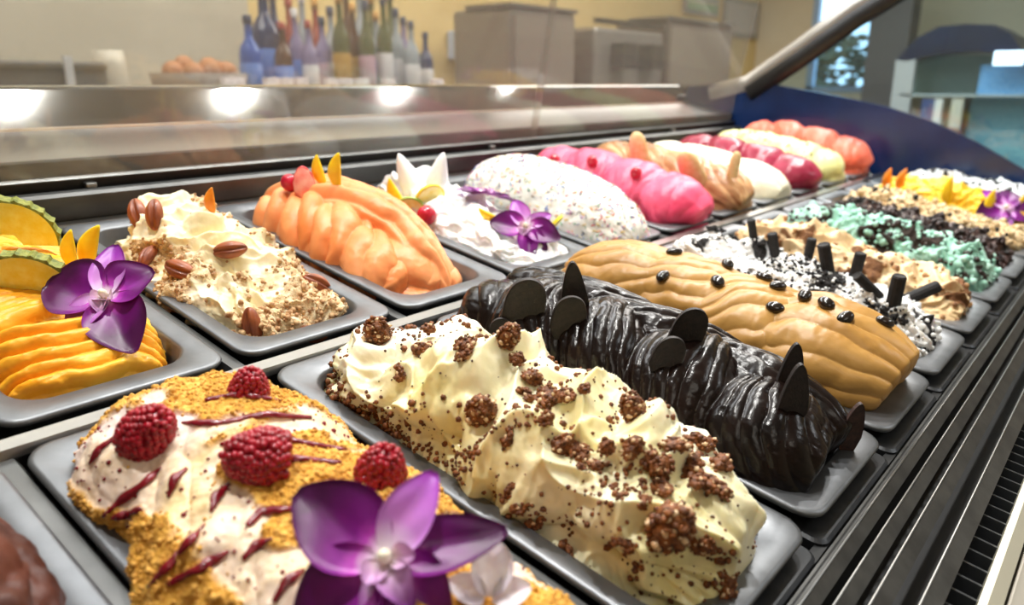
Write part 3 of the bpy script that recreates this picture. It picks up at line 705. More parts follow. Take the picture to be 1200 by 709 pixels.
# syrup drizzle: runs that lie on the gelato
M_SYR = mat('raspberry_syrup', '640616', '84101f', rough=.22, scale=300, spec=.6)
SY = [[(105, 544), (118, 526), (139, 511)], [(144, 505), (157, 489), (172, 476)], [(122, 605), (144, 585), (168, 568), (190, 548)], [(131, 607), (150, 603), (166, 596)], [(198, 583), (205, 561), (218, 550)],
      [(248, 600), (253, 583), (270, 566)], [(174, 688), (200, 661), (222, 635), (240, 616)], [(196, 685), (235, 666), (268, 646)], [(213, 496), (261, 496), (314, 486), (365, 490)], [(258, 522), (305, 510), (349, 518), (405, 528)],
      [(290, 617), (305, 600), (352, 596)], [(322, 706), (335, 683), (355, 668)], [(331, 541), (349, 538), (400, 543)], [(514, 655), (550, 652), (583, 668), (604, 684)], [(240, 470), (280, 462), (330, 470)], [(285, 655), (300, 640), (320, 632)]]
def drizzle(key, lines, name, m, r, label=None):
    mo = MOUND[key]
    for ln in lines:
        pts = []
        for k in range(len(ln) - 1):
            for f in np.linspace(0, 1, 9)[:(9 if k == len(ln) - 2 else 8)]:
                pts.append((ln[k][0] * (1 - f) + ln[k + 1][0] * f, ln[k][1] * (1 - f) + ln[k + 1][1] * f))
        H = [hit(key, *q) for q in pts]; P = [H[0]]
        for h_ in H[1:]:
            if np.linalg.norm(h_[0] - P[-1][0]) < .12: P.append(h_)
        if len(P) < 4: continue
        Pn = [tuple(p + n * .004) for p, n in P]; rr = [r * (.45 + .75 * math.sin(math.pi * (i + .4) / len(P)) + .2 * math.sin(i * .6 + ln[0][0])) for i in range(len(P))]
        V, F = tube(Pn, rr, 8, .6, [tuple(n) for p, n in P])
        cobj(name, V, F, m, parent=mo['o'], pbase=mo['base'])
drizzle('raspberry', SY, 'syrup_streak', M_SYR, .0125)

# orchids
def mat_petal():
    t = NT('orchid_petal'); c = t.n('ShaderNodeTexCoord'); ln = t.n('ShaderNodeVectorMath', operation='LENGTH'); t.l(c.outputs['Object'], ln.inputs[0])
    mr = t.n('ShaderNodeMapRange'); t.l(ln.outputs['Value'], mr.inputs[0]); mr.inputs[1].default_value = .0; mr.inputs[2].default_value = .05
    nz = t.noise(c.outputs['Object'], 70, 3); ad = t.n('ShaderNodeMath', operation='MULTIPLY_ADD'); t.l(nz, ad.inputs[0]); ad.inputs[1].default_value = .35; t.l(mr.outputs[0], ad.inputs[2])
    t.col(t.ramp(ad.outputs[0], [(.26, 'ecd8e8'), (.42, 'b83cb4'), (.56, '800c84'), (1.0, '4a0648')])); t.set(rough=.4, sss=.2, sssr=.002)
    wv = t.noise(t.coord(scale=(1, 1, 1)), 260, 2); t.bump(wv, .15, .0005); return t.m
M_PET = mat_petal()
M_SEP = None
def mat_sepal(name, stops):
    t = NT(name); c = t.n('ShaderNodeTexCoord'); ln = t.n('ShaderNodeVectorMath', operation='LENGTH'); t.l(c.outputs['Object'], ln.inputs[0])
    mr = t.n('ShaderNodeMapRange'); t.l(ln.outputs['Value'], mr.inputs[0]); mr.inputs[1].default_value = .0; mr.inputs[2].default_value = .05
    t.col(t.ramp(mr.outputs[0], stops)); t.set(rough=.4, sss=.2, sssr=.002); return t.m
M_SEP = mat_sepal('orchid_sepal', [(.1, 'f0e0f0'), (.35, 'd088d8'), (.8, 'a038b4'), (1., '7c2090')])
M_LIP = mat_sepal('orchid_lip', [(.05, 'f4e6e0'), (.2, 'e4b8e0'), (.45, '8a2a9c'), (.8, '4c1058')])
M_COLM = mat('orchid_column', 'e8e0c0', 'f4f0e0', rough=.4, sss=.3, scale=200)
def petal(name, ang, L, Wd, m, parent, lift=.15, curl=.35, cup=.25, tip=1.0, start=.002):
    ns, nt = 14, 9; V = []
    a = math.radians(ang); ca, sa = math.cos(a), math.sin(a)
    for side in (0, 1):
        for i in range(ns):
            u = i / (ns - 1); wd = Wd * (math.sin(math.pi * min(u * .93 + .05, 1) ** (.8 * tip))) ** .75 * .5 + .0006
            r = start + L * u
            for j in range(nt):
                v = j / (nt - 1) * 2 - 1
                x = r; y = wd * v; z = L * (lift * u - curl * u * u) + cup * wd * v * v - .12 * wd * math.exp(-(v * 4) ** 2) + .04 * wd * math.sin(u * 9 + v * 5)
                z += (.0004 if side == 0 else -.0004)
                V.append((x * ca - y * sa, x * sa + y * ca, z))
    g = grid_faces(ns, nt); N0 = ns * nt; F = np.vstack([g[:, ::-1], g + N0])
    rim = [i * nt for i in range(ns)] + [(ns - 1) * nt + j for j in range(1, nt)] + [i * nt + nt - 1 for i in range(ns - 2, -1, -1)]
    R_ = np.array([(rim[k], rim[k + 1], rim[k + 1] + N0, rim[k] + N0) for k in range(len(rim) - 1)])
    return mobj(name, V, np.vstack([F, R_]), m, parent)
def mk_orchid(spec, lipang, lipL=.02):
    def b():
        o = bpy.data.objects.new('orchid', None); o.empty_display_size = .01; link(o)
        for nm, ang, L, Wd, lift, curl in spec:
            petal(nm, ang, L, Wd, M_SEP if nm == 'sepal' else M_PET, o, lift, curl)
        petal('lip', lipang, lipL, .014, M_LIP, o, .9, .9, .9)
        petal('lip', lipang + 60, lipL * .55, .010, M_LIP, o, 1.0, .3, .9); petal('lip', lipang - 60, lipL * .55, .010, M_LIP, o, 1.0, .3, .9)
        V, F = lathe([(.0008, 0), (.0030, .002), (.0034, .006), (.0026, .009), (.0008, .0105)], 12)
        mobj('column', V, F, M_COLM, o); return o
    return b
O1 = mk_orchid([('petal', 146, .048, .038, .25, .2), ('sepal', 62, .040, .022, .5, .4), ('petal', 14, .052, .024, .1, .15), ('petal', 218, .046, .036, .1, .35), ('petal', 316, .036, .030, .1, .4), ('sepal', 268, .036, .017, .1, .3)], 300, .020)
O2 = mk_orchid([('sepal', 96, .050, .028, .2, .2), ('petal', 166, .056, .054, .1, .2), ('petal', 38, .040, .042, .3, .3), ('petal', 305, .056, .048, .05, .15), ('sepal', 232, .038, .028, .1, .2)], 270, .014)
O3 = mk_orchid([('petal', 170, .045, .036, .1, .1), ('sepal', 110, .042, .026, .1, .2), ('petal', 340, .045, .034, .2, .3), ('petal', 278, .045, .026, .1, .1), ('petal', 310, .04, .02, .1, .2), ('sepal', 30, .036, .02, .1, .2)], 250, .012)
def face(kind, build, key, px, py, label, cat, zmix, spin, sc, lift):
    p, n = hit(key, px, py); n = RX @ n; z = zmix[0] * n + zmix[1] * UPV + zmix[2] * BACK
    wp = W(p); d = CAMP - wp; d /= np.linalg.norm(d); o = inst(kind, build)
    setm(o, wp + d * lift, frame(z, RIGHT) @ rotz(spin), sc); tag(o, label, cat); return o
face('orchid1', O1, 'raspberry', 452, 655, 'large purple and white orchid bloom on the raspberry crumb gelato, nearest the viewer', 'orchid', (.3, .5, .9), 0, 1.0, 0.022)
face('orchid2', O2, 'mango', 124, 348, 'dark purple orchid bloom on the bright yellow mango gelato', 'orchid', (.1, .7, .9), 0, 0.92, .05)
face('orchid3', O3, 'lemon', 616, 266, 'purple orchid bloom at the front end of the fluffy white gelato', 'orchid', (.3, .4, 1.), 0, 0.95, 0.015)
face('orchid4', O3, 'lemon', 588, 222, 'purple orchid bloom seen edge-on further back on the fluffy white gelato', 'orchid', (.3, 1.3, .0), 60, 0.9, 0.008)
face('orchid5', O3, 'pistachio', 862, 180, 'small blurred purple bloom at the left of the pale green gelato', 'orchid', (.3, .6, .6), 20, 0.7, 0.006)
face('orchid6', O2, 'pistachio', 912, 198, 'small blurred purple bloom lower on the pale green gelato, above the dark red one', 'orchid', (.3, .6, .6), 80, 0.7, 0.006)
face('orchid7', O2, 'yellow', 1178, 244, 'purple bloom beside the fruit slices at the right edge of the yellow gelato', 'orchid', (.2, .6, .8), 30, 1.0, 0.012)
def b_bud():
    o = bpy.data.objects.new('orchid_bud', None); link(o)
    M = mat('bud_white', 'd8c6d4', 'f2eaf0', rough=.4, sss=.3, scale=120)
    petal('petal', 90, .026, .020, M, o, .5, .2, .6); petal('petal', 20, .020, .014, M, o, .3, .2, .5); petal('petal', 160, .020, .014, M, o, .3, .2, .5); return o
face('bud', b_bud, 'raspberry', 572, 704, 'pale pinkish white petals cut off by the bottom edge of the photo', 'flower', (.5, .5, .6), 0, 0.9, 0.006)

# cookie chunks and clusters
M_COOK = mat('cookie_crumb', '3c1a06', '94541c', rough=.6, scale=330, bump=.5, bscale=900, ramp=(.3, .7))
M_NUTB = mat('nut_bit', 'c49a6c', 'e4c8a0', rough=.6, scale=300)
def cluster(name, n, rad, sz, flat, seed, nuts=.12, tall=0., solid=False):
    def b():
        r = np.random.default_rng(seed); V = []; F = []; fm = []; c = 0; bv, bf = ICO[1]
        subs = [(r.normal(size=3) * np.array([rad * .55, rad * .45, rad * .12]), rad * r.uniform(.35, .65)) for _ in range(5)] if not solid else [(np.zeros(3), rad)]
        for ctr, sr in subs:                # a lumpy core for every sub-lump
            q = ICO[3][0]; f = 1 + .22 * noise(q[:, 0] * 2.2 + seed, q[:, 1] * 2.2, q[:, 2] * 2.2) + .12 * noise(q[:, 0] * 6, q[:, 1] * 6, q[:, 2] * 6 + seed)
            V.append(q * f[:, None] * np.array([sr, sr * .85, sr * flat + tall]) * .92 + ctr); F.append(ICO[3][1] + c); c += len(q); fm += [0] * len(ICO[3][1])
        for k in range(n):
            ctr, sr = subs[r.integers(0, len(subs))]
            a = r.normal(size=3); a /= np.linalg.norm(a); a = a * np.array([sr, sr * .85, sr * flat + tall]) * r.uniform(.8, 1.0 if solid else 1.15) + ctr
            s = sz * r.uniform(.45, 1.3); v = bv * (1 + .5 * (r.random((len(bv), 1)) - .5)) * s * np.array([1.2, 1, .8]) + a
            V.append(v); F.append(bf + c); c += len(bv); fm += [1 if r.random() < nuts else 0] * len(bf)
        return mobj(name, np.vstack(V), np.vstack(F), None, smooth=False, mats=[M_COOK, M_NUTB], fm=fm)
    return b
CL = [cluster('cookie_chunk', 150, .0095, .0012, .6, s) for s in (1, 2, 3)]
CS = cluster('cookie_chunk', 60, .0046, .0009, .7, 4)
CB = cluster('cookie_chunk', 240, .0085, .0013, 1.0, 5, .2, .004, True)
side = 'cookie chunks on the cream gelato'
for k, (px, py, kind, sc, d) in enumerate([
    (441, 398, 'B', 1.15, 'tall brown cookie chunk standing at the back left corner of the cream gelato'),
    (563, 487, 'B', 1.1, 'large knobbly brown cookie chunk on the left slope of the cream gelato'),
    (783, 624, 'B', 1.45, 'biggest cookie chunk, dark with pale nuts, near the front end of the cream gelato'),
    (592, 400, 'B', .9, 'cookie chunk at the back top of the cream gelato, left of the first dark wafer'),
    (744, 488, 'B', .9, 'cookie chunk on the ridge against the dark chocolate gelato'),
    (497, 408, 'L', 1.0, 'cookie cluster at the back end, right of the tall standing chunk'),
    (547, 412, 'L', 1.0, 'cookie cluster at the back end just left of the wafer-topped gelato'),
    (470, 432, 'S', 1.2, 'small cookie cluster just below the back end clusters'),
    (622, 446, 'L', 1.0, 'cookie cluster on the ridge, first of three in a row beyond the large slope chunk'),
    (640, 466, 'L', 1.2, 'cookie cluster on the ridge, middle of three in a row beyond the large slope chunk'),
    (668, 461, 'L', 1.1, 'cookie cluster on the ridge, last of three in a row beyond the large slope chunk'),
    (657, 517, 'L', 1.0, 'cookie cluster halfway down the middle of the left slope'),
    (682, 531, 'L', .9, 'cookie cluster directly right of the one halfway down the slope'),
    (697, 551, 'L', .7, 'elongated cookie cluster running down the middle white peak'),
    (744, 528, 'L', .95, 'cookie cluster left of the big patch at the front end'),
    (765, 545, 'L', 1.1, 'cookie cluster at the left rim of the big front end patch'),
    (790, 522, 'L', 1.2, 'cookie cluster at the top of the big front end patch'),
    (806, 548, 'L', 1.3, 'cookie cluster in the middle of the big front end patch'),
    (838, 572, 'L', 1.1, 'cookie cluster at the right of the big front end patch'),
    (828, 528, 'L', 1.0, 'cookie cluster at the far right top of the front end patch'),
    (780, 575, 'L', 1.1, 'cookie cluster just above the biggest dark chunk'),
    (820, 640, 'L', .8, 'cookie cluster to the right of the biggest dark chunk'),
    (633, 610, 'S', 1.2, 'small cookie cluster low on the left slope near the orchid'),
    (665, 642, 'S', 1.4, 'small wide cookie cluster low on the slope toward the front'),
    (726, 632, 'S', 1.2, 'small cookie cluster low on the slope left of the biggest chunk'),
    (594, 577, 'S', 1.0, 'small upright cookie cluster on the mid left slope'),
    (575, 595, 'S', 1.2, 'small cookie cluster at the foot of the left slope above the orchid'),
    (613, 596, 'S', 1.0, 'single small cookie crumb cluster right of the one above the orchid'),
    (600, 508, 'S', 1.1, 'small cookie cluster just right of the large slope chunk'),
    (612, 460, 'S', 1.2, 'small cookie cluster below the first ridge cluster'),
    (850, 690, 'L', .9, 'cookie cluster at the bottom front corner of the cream gelato'),
    (400, 500, 'L', .9, 'cookie cluster in the pan corner at the back left'),
    (425, 520, 'L', .9, 'cookie cluster in the pan corner, second down the left rim'),
    (482, 550, 'L', .8, 'cookie cluster at the left rim just above the raspberry'),
    (386, 478, 'S', 1.3, 'small cookie cluster at the very back left end of the pan')]):
    kk, bb = {'B': ('ckB', CB), 'S': ('ckS', CS), 'L': ('ckL%d' % (k % 3), CL[k % 3])}[kind]
    put(kk, bb, 'cookie', px, py, d, 'cookie chunk', side, (1, .3, .2) if kind != 'B' else (.6, .6, .1), k * 67 if kind != 'B' else k * 7, sc * 1.1, -.002 if kind != 'B' else -.004)
mC = MOUND['cookie']; wC = sm(.0, .5, fbm(mC['s'] * 3.2, mC['t'] * 3.2, seed=55, o=3) + .25 + .25 * (mC['t'] > 0))
scatter('cookie', 'cookie_crumbs', 800, .0085, M_COOK, wC, seed=3)
scatter('cookie', 'patch_crumbs', 900, .009, M_COOK, sm(.30, .5, fbm(mC['s'] * 5, mC['t'] * 5, seed=57, o=3) + .18 * sm(-.1, .3, mC['t']) + .1 * sm(1.5, 2, mC['s'])), seed=33)
scatter('cookie', 'pan_edge_crumbs', 420, .010, M_COOK, sm(-.35, -.5, mC['t']) * sm(1.0, 1.4, mC['s']), seed=34)
scatter('cookie', 'fine_crumbs', 420, .004, mat('dark_crumb', '35211a', '5c3a26', rough=.7), None, seed=4)
M_BIS = mat('golden_crumb', 'b47c24', 'e8b458', rough=.85, scale=260)
scatter('raspberry', 'biscuit_crumbs', 9000, .006, M_BIS, MOUND['raspberry']['M'] + .02, seed=5, lift=.1)
scatter('raspberry', 'syrup_beads', 250, .006, M_SYR, 1 - MOUND['raspberry']['M'], seed=15, lift=.1)

# dark wafers
M_WAF = mat('dark_wafer', '120c0b', '261a18', rough=.6, scale=300, bump=.4, bscale=700)
M_WAFB = mat('brown_wafer', '2c1a16', '432a22', rough=.6, scale=300, bump=.4, bscale=700)
def mk_wafer(wd, h, skew, point, m):
    def b():
        n = 20; out = []
        for i in range(n + 1):
            a = math.pi * i / n; x = math.cos(a); z = math.sin(a) ** (.55 if not point else 1.3)
            out.append((x * wd / 2 * (1 if not point else 1 - .15 * z) + skew * z * wd, z * h))
        out = [(wd / 2 * .55, -.012)] + out + [(-wd / 2 * .55, -.012)]
        k = len(out); V = []
        for y, e in ((-.0013, .93), (-.0017, 1), (.0017, 1), (.0013, .93)): V += [(x * e, y, z * e) for x, z in out]
        F = [tuple(range(k)), tuple(range(3 * k, 4 * k))[::-1]] + [(j * k + i, j * k + (i + 1) % k, (j + 1) * k + (i + 1) % k, (j + 1) * k + i) for j in range(3) for i in range(k)]
        return mobj('wafer', V, [f[::-1] for f in F], m, smooth=False)
    return b
for px, py, kd, sc, sp, d in [
    (612, 372, 'r', 1.05, 12, 'rounded dark wafer standing at the back end of the dark chocolate gelato'),
    (674, 362, 'p', 1.0, 10, 'pointed dark wafer behind the rounded one at the back of the dark chocolate'),
    (664, 385, 'r', .85, 10, 'rounded dark wafer lying forward near the back, against the first braid'),
    (802, 398, 'r', 1.0, 18, 'rounded dark wafer in the middle, against the coffee gelato'),
    (778, 428, 'r', .9, 22, 'rounded dark wafer in the middle, just in front of the coffee gelato one'),
    (925, 448, 'p', 1.0, 12, 'pointed dark wafer standing near the front end of the dark chocolate'),
    (928, 480, 'p', 1.1, 14, 'dark wafer leaning low before the pointed one near the front end'),
    (998, 515, 'b', 1.0, -14, 'brown pointed wafer at the very front end of the dark chocolate gelato'),
    (588, 398, 'r', .6, -10, 'small dark wafer tip poking out at the back left edge')]:
    b = {'r': mk_wafer(.027, .028, .08, False, M_WAF), 'p': mk_wafer(.020, .034, -.22, True, M_WAF), 'b': mk_wafer(.019, .032, .3, True, M_WAFB)}[kd]
    o = put('waf' + kd, b, 'dark', px, py, d, 'wafer', 'wafers on the dark chocolate gelato', (.1, 1, .15), 0, sc * (1.25 if px < 700 else 1.), .000)
    o.matrix_world = o.matrix_world @ Matrix.Rotation(math.radians(sp * .6), 4, 'Y')

# coffee beans
M_BEAN = mat('coffee_bean', '120c08', '241812', rough=.18, scale=200, coat=.4)
def b_bean():
    V, F = ICO[3]; V = V.copy(); g = np.exp(-(V[:, 1] / .16) ** 2) * (V[:, 2] > 0)
    V = V * np.array([.0062, .0045, .0034]); V[:, 2] -= g * .0002; return mobj('coffee_bean', V, F, M_BEAN)
for k, (px, py, d) in enumerate([
    (790, 297, 'coffee bean furthest back, half over the ridge of the tan gelato'), (777, 325, 'coffee bean at the back end, nearest the dark chocolate'), (841, 331, 'second coffee bean from the back on the near face'),
    (908, 362, 'third coffee bean from the back on the near face'), (990, 374, 'coffee bean on the front lobe of the tan gelato'), (852, 311, 'coffee bean at the ridge, against the black crumbs'),
    (895, 327, 'coffee bean on the ridge above the third near bean'), (911, 337, 'coffee bean on the ridge just below its neighbour'), (943, 348, 'small coffee bean on the ridge between the last two lobes'),
    (968, 357, 'coffee bean on the ridge just left of the front lobe bean'), (1036, 379, 'coffee bean at the far right behind the front lobe')]):
    put('bean', b_bean, 'coffee', px, py, d, 'coffee bean', 'beans on the coffee gelato', (1, .1, .1), (k * 53) % 180, 1.42, -.0018)

# black biscuit sticks and crumbs
M_BLK = mat('black_biscuit', '0a0808', '1c1716', rough=.75, scale=300, bump=.5, bscale=800)
def b_stick():
    V, F = lathe([(.0036, -.012), (.0040, -.010), (.0040, .016), (.0034, .017), (.0018, .0165)], 12); return mobj('biscuit_stick', V, F, M_BLK, smooth=False)
for px, py, tx, ty, sc, d in [(880, 268, -4, 15, .9, 'black biscuit stick furthest back on the white gelato'), (908, 297, -4, 15, 1.1, 'second black biscuit stick from the back'), (948, 300, 1, 14, 1., 'third black biscuit stick, among beige gelato'),
    (970, 315, -5, 15, 1.3, 'thick black biscuit stick in the middle of the white gelato'), (1007, 312, 1, 14, 1.1, 'black biscuit stick behind the thick middle one'), (1078, 328, 20, 10, 1.2, 'black biscuit stick leaning to the right'),
    (1047, 355, 0, 12, 1.3, 'short thick black biscuit stick left of the leaning one'), (1020, 338, -10, 8, 1., 'black biscuit stick lying low in front of the thick middle one')]:
    p, n = hit('biscuit', px, py); o = inst('stick', b_stick)
    z = RIGHT * tx + UPV * ty + BACK * 2; setm(o, W(p), frame(z, RIGHT), sc * 1.45); tag(o, d, 'biscuit', 'black biscuit sticks')
blob = cluster('black_crumb_lump', 60, .008, .002, .7, 21, 0)
def b_blob():
    o = blob(); o.data.materials.clear(); o.data.materials.append(M_BLK); o.data.polygons.foreach_set('material_index', np.zeros(len(o.data.polygons), dtype=np.int32)); return o
for px, py, sc, d in [(838, 270, 1.0, 'black crumb lump at the back end of the white gelato'), (893, 285, .9, 'black crumb lump below the back biscuit sticks'), (1100, 412, 1.2, 'black crumb lump at the front end of the white gelato'),
    (1045, 372, 1.1, 'black crumb lump beneath the short thick stick'), (862, 275, .6, 'small black crumb lump near the back end'), (985, 330, .8, 'black crumb lump in the middle of the white gelato')]:
    put('blob', b_blob, 'biscuit', px, py, d, 'biscuit crumbs', 'black crumb lumps', (1, .4, .1), px * 7, sc, -.002)
scatter('biscuit', 'black_crumbs', 900, .010, M_BLK, sm(.05, .5, fbm(MOUND['biscuit']['s'] * 3, MOUND['biscuit']['t'] * 3, seed=77, o=3) + .15), seed=6)
scatter('biscuit', 'white_flakes', 900, .014, mat('white_flake', 'e2e0dc', 'f4f4f4', rough=.6), None, seed=7, lift=.1)
scatter('chip', 'cookie_dough_bits', 260, .016, mat('dough_bit', '6e4426', 'c49460', rough=.7, scale=200), None, seed=8)
scatter('mint', 'mint_curls', 500, .022, mat('mint_curl', '8cc6b0', 'c0e4d4', rough=.5, scale=100), None, seed=9, lift=.1)
scatter('mint', 'chocolate_chips', 200, .020, mat('chip_dark', '1a100c', '38241c', rough=.4), None, seed=10)
scatter('darkchip', 'chocolate_chips', 1300, .022, mat('chip_brown', '150d0b', '3c211a', rough=.35, scale=100), None, seed=11, stretch=(1.4, .8, .5))
scatter('darkchip', 'pale_chips', 70, .018, mat('chip_pale', 'a89078', 'd8c8b4', rough=.5), None, seed=12)
scatter('nut', 'chopped_nuts', 1200, .022, mat('chopped_nut', 'b08a58', 'e6d0a4', rough=.7, scale=120), None, seed=13)
scatter('nut', 'dark_bits', 160, .020, M_BLK, None, seed=23)
scatter('speckled', 'dark_specks', 260, .014, M_BLK, None, seed=14)
scatter('pistachio', 'pistachio_bits', 120, .014, mat('pistachio_bit', '6e7a34', 'a8b060', rough=.6), None, seed=24)
scatter('pecan', 'chopped_pecans', 1500, .011, mat('pecan_bit', '9a683c', 'd8b484', rough=.7, scale=200), MOUND['pecan']['M'] + .02, seed=16)
tn = NT('sprinkle_colours'); at_ = tn.n('ShaderNodeAttribute', attribute_name='tint'); tn.col(at_.outputs['Color']); tn.set(rough=.35)
scatter('sprinkle', 'sprinkles', 1500, .0085, tn.m, None, seed=17, rod=True, cattr=['e06a6a', '5a86c8', '6ab08a', 'e8c860', 'e89a58', '8a6ab8', 'd878a0', '8c8c8c'])

# pecan halves
M_PEC = mat('pecan_skin', '6e2e14', 'a4572c', rough=.45, scale=160, bump=.3, bscale=500, vscale=(.25, 1, 1), coat=.1)
def b_pecan():
    V, F = ICO[4]; V = V.copy(); x, y = V[:, 0], V[:, 1].copy()
    taper = 1 - .12 * x * x; g = np.exp(-(y / .13) ** 2); rib = .06 * np.cos(y * 15) * (1 - x * x)
    r_ = 1 + rib - .55 * g * (V[:, 2] > 0); V = V * np.array([.0145, .0074, .0062]); V[:, 1] *= taper; V[:, 2] *= r_; V[:, 2] -= .0008 * (x ** 2) * 2
    return mobj('pecan_half', V, F, M_PEC)
for px, py, sp, sc, zm, d in [(213, 316, -20, 1.15, (1, .1, .5), 'pecan half on the left slope of the nut crumb gelato, nearest the orchid'), (176, 302, 80, 1., (1, 0, .2), 'pecan half seen edge-on at the left side of the cream gelato'),
    (270, 293, 8, 1.1, (1, .2, .1), 'pecan half on top among the nut crumbs'), (371, 333, -15, 1.1, (1, .1, .4), 'pecan half on the right, high above the pan corner'), (298, 381, 97, 1.2, (1, 0, .6), 'upright pecan half low on the front face'),
    (364, 391, -12, 1.1, (1, 0, .5), 'pecan half low at the front right, just above the pan rim'), (163, 252, 110, 1.2, (.3, .2, 1), 'pecan half standing at the back left end'), (182, 252, 95, 1.1, (.3, .2, 1), 'second pecan half standing at the back, right of its neighbour')]:
    put('pecan', b_pecan, 'pecan', px, py, d, 'pecan', 'pecan halves on the cream gelato', zm, sp, sc, -.003)

# fruit slices
M_MANGO = mat('mango_flesh', 'f8c414', 'fcd82c', rough=.35, sss=.3, scale=80); M_ORNG = mat('orange_flesh', 'e07a14', 'f09c30', rough=.35, sss=.3, scale=80)
def wedge(name, L, Wd, T, m):
    def b():
        V = []; n = 14
        for i in range(n + 1):
            u = i / n; z = L * u; wd = Wd / 2 * math.sin(math.pi * (u * .92 + .06)) ** .8; off = .12 * L * (u - .5) ** 2 * 4
            for a in range(8):
                t = 2 * math.pi * a / 8; V.append((wd * math.cos(t) + off, T / 2 * math.sin(t) * math.sin(math.pi * (u * .9 + .05)), z))
        F = [(k * 8 + i, k * 8 + (i + 1) % 8, (k + 1) * 8 + (i + 1) % 8, (k + 1) * 8 + i) for k in range(n) for i in range(8)] + [tuple(range(8))[::-1], tuple(range(n * 8, n * 8 + 8))]
        return mobj(name, V, F, m)
    return b
MW = wedge('mango_slice', .042, .015, .006, M_MANGO); OW = wedge('orange_slice', .036, .014, .006, M_ORNG)
def stand(kind, b, key, px, py, ang, sc, label, cat, group=None, fwd=.1, spin=0, sink=.006):
    """a slice stuck into the gelato; ang = lean in the picture from upright, to the right"""
    p, n = hit(key, px, py); o = inst(kind, b); a = math.radians(ang)
    z = RIGHT * math.sin(a) + UPV * math.cos(a) + BACK * fwd; setm(o, W(p) - z * sink, frame(z, RIGHT) @ rotz(spin), sc); tag(o, label, cat, group); return o
stand('mw', MW, 'mango', 82, 312, 5, .9, 'thin yellow mango slice standing behind the left orchid', 'mango slice')
stand('mw', MW, 'mango', 98, 312, 22, 1.1, 'golden mango slice leaning right behind the orchid', 'mango slice')
stand('mw', MW, 'orange', 376, 214, -12, .9, 'left yellow mango slice standing on the tall orange gelato', 'mango slice', None)
stand('mw', MW, 'orange', 392, 216, 4, 1.0, 'right yellow mango slice standing on the tall orange gelato', 'mango slice', None)
stand('mw', MW, 'lemon', 470, 243, -28, 1.1, 'yellow mango slice leaning left on the white gelato', 'mango slice', None)
stand('mw', MW, 'lemon', 580, 258, -62, .75, 'short yellow fruit strip between the two orchids', 'mango slice', None)
stand('mw', MW, 'yellow', 1108, 240, -5, 1.5, 'orange-yellow slice standing in the middle of the yellow gelato', 'mango slice', None)
stand('mw', MW, 'yellow', 1158, 256, -8, 1.5, 'yellow slice standing left of the far right bloom', 'mango slice', None)
stand('mw', MW, 'yellow', 1192, 246, 12, .9, 'yellow slice standing right of the far right bloom', 'mango slice', None)
stand('ow', OW, 'yellow', 1038, 222, -4, 1.4, 'left of two orange slices at the back of the yellow gelato', 'orange slice', None)
stand('ow', OW, 'yellow', 1052, 222, 6, 1.4, 'right of two orange slices at the back of the yellow gelato', 'orange slice', None)
stand('ow', OW, 'pecan', 246, 246, 4, .8, 'small orange wedge added for a reflection at the back end behind the pecan gelato', 'orange slice', None)  # solid wedge standing in for an orange reflection at the back rim
# pineapple: flesh disc with green spiky rind
M_PINE = mat('pineapple_flesh', 'f6de48', 'fbee80', rough=.35, sss=.3, scale=140, bump=.3, vscale=(1, 1, 1)); M_RIND = mat('pineapple_rind', '5e6a22', '96963a', rough=.6, scale=200, bump=.6)
def b_pine():
    e = bpy.data.objects.new('pineapple_slice', None); link(e); n = 22; R_ = .034
    out = [(R_ * math.cos(math.pi * i / n), R_ * math.sin(math.pi * i / n)) for i in range(n + 1)] + [(-R_ * .3, -.001), (-R_ * .12, .007), (R_ * .12, .007), (R_ * .3, -.001)]
    k = len(out); V = [(x * .99, -.005, z * .99) for x, z in out] + [(x, -.0042, z) for x, z in out] + [(x, .0042, z) for x, z in out] + [(x * .99, .005, z * .99) for x, z in out]
    F = [tuple(range(k))[::-1], tuple(range(3 * k, 4 * k))] + [(j * k + i, (j + 1) * k + i, (j + 1) * k + (i + 1) % k, j * k + (i + 1) % k) for j in range(3) for i in range(k)]
    mobj('flesh', V, F, M_PINE, e, smooth=False)
    V = []; m_ = 44
    for i in range(m_ + 1):
        a = math.pi * i / m_; r1 = R_ * .985; r2 = R_ * (1.025 + (.05 if i % 4 == 0 else 0) + .01 * math.sin(i * 5))
        for r_, y in ((r1, -.0052), (r2, -.0045), (r2, .0045), (r1, .0052)): V.append((r_ * math.cos(a), y, r_ * math.sin(a)))
    F = [(i * 4 + j, i * 4 + (j + 1) % 4, (i + 1) * 4 + (j + 1) % 4, (i + 1) * 4 + j) for i in range(m_) for j in range(4)] + [(0, 1, 2, 3), (m_ * 4 + 3, m_ * 4 + 2, m_ * 4 + 1, m_ * 4)]
    mobj('rind', V, F, M_RIND, e, smooth=False); return e
stand('pine', b_pine, 'mango', 30, 336, -4, 1.05, 'pineapple slice with green rind standing in the mango gelato', 'pineapple slice', None, .35, 10)
stand('pine', b_pine, 'mango', 12, 290, 14, 1.05, 'pineapple slice at the back left, behind the other one', 'pineapple slice', None, .2, 20, -.006)
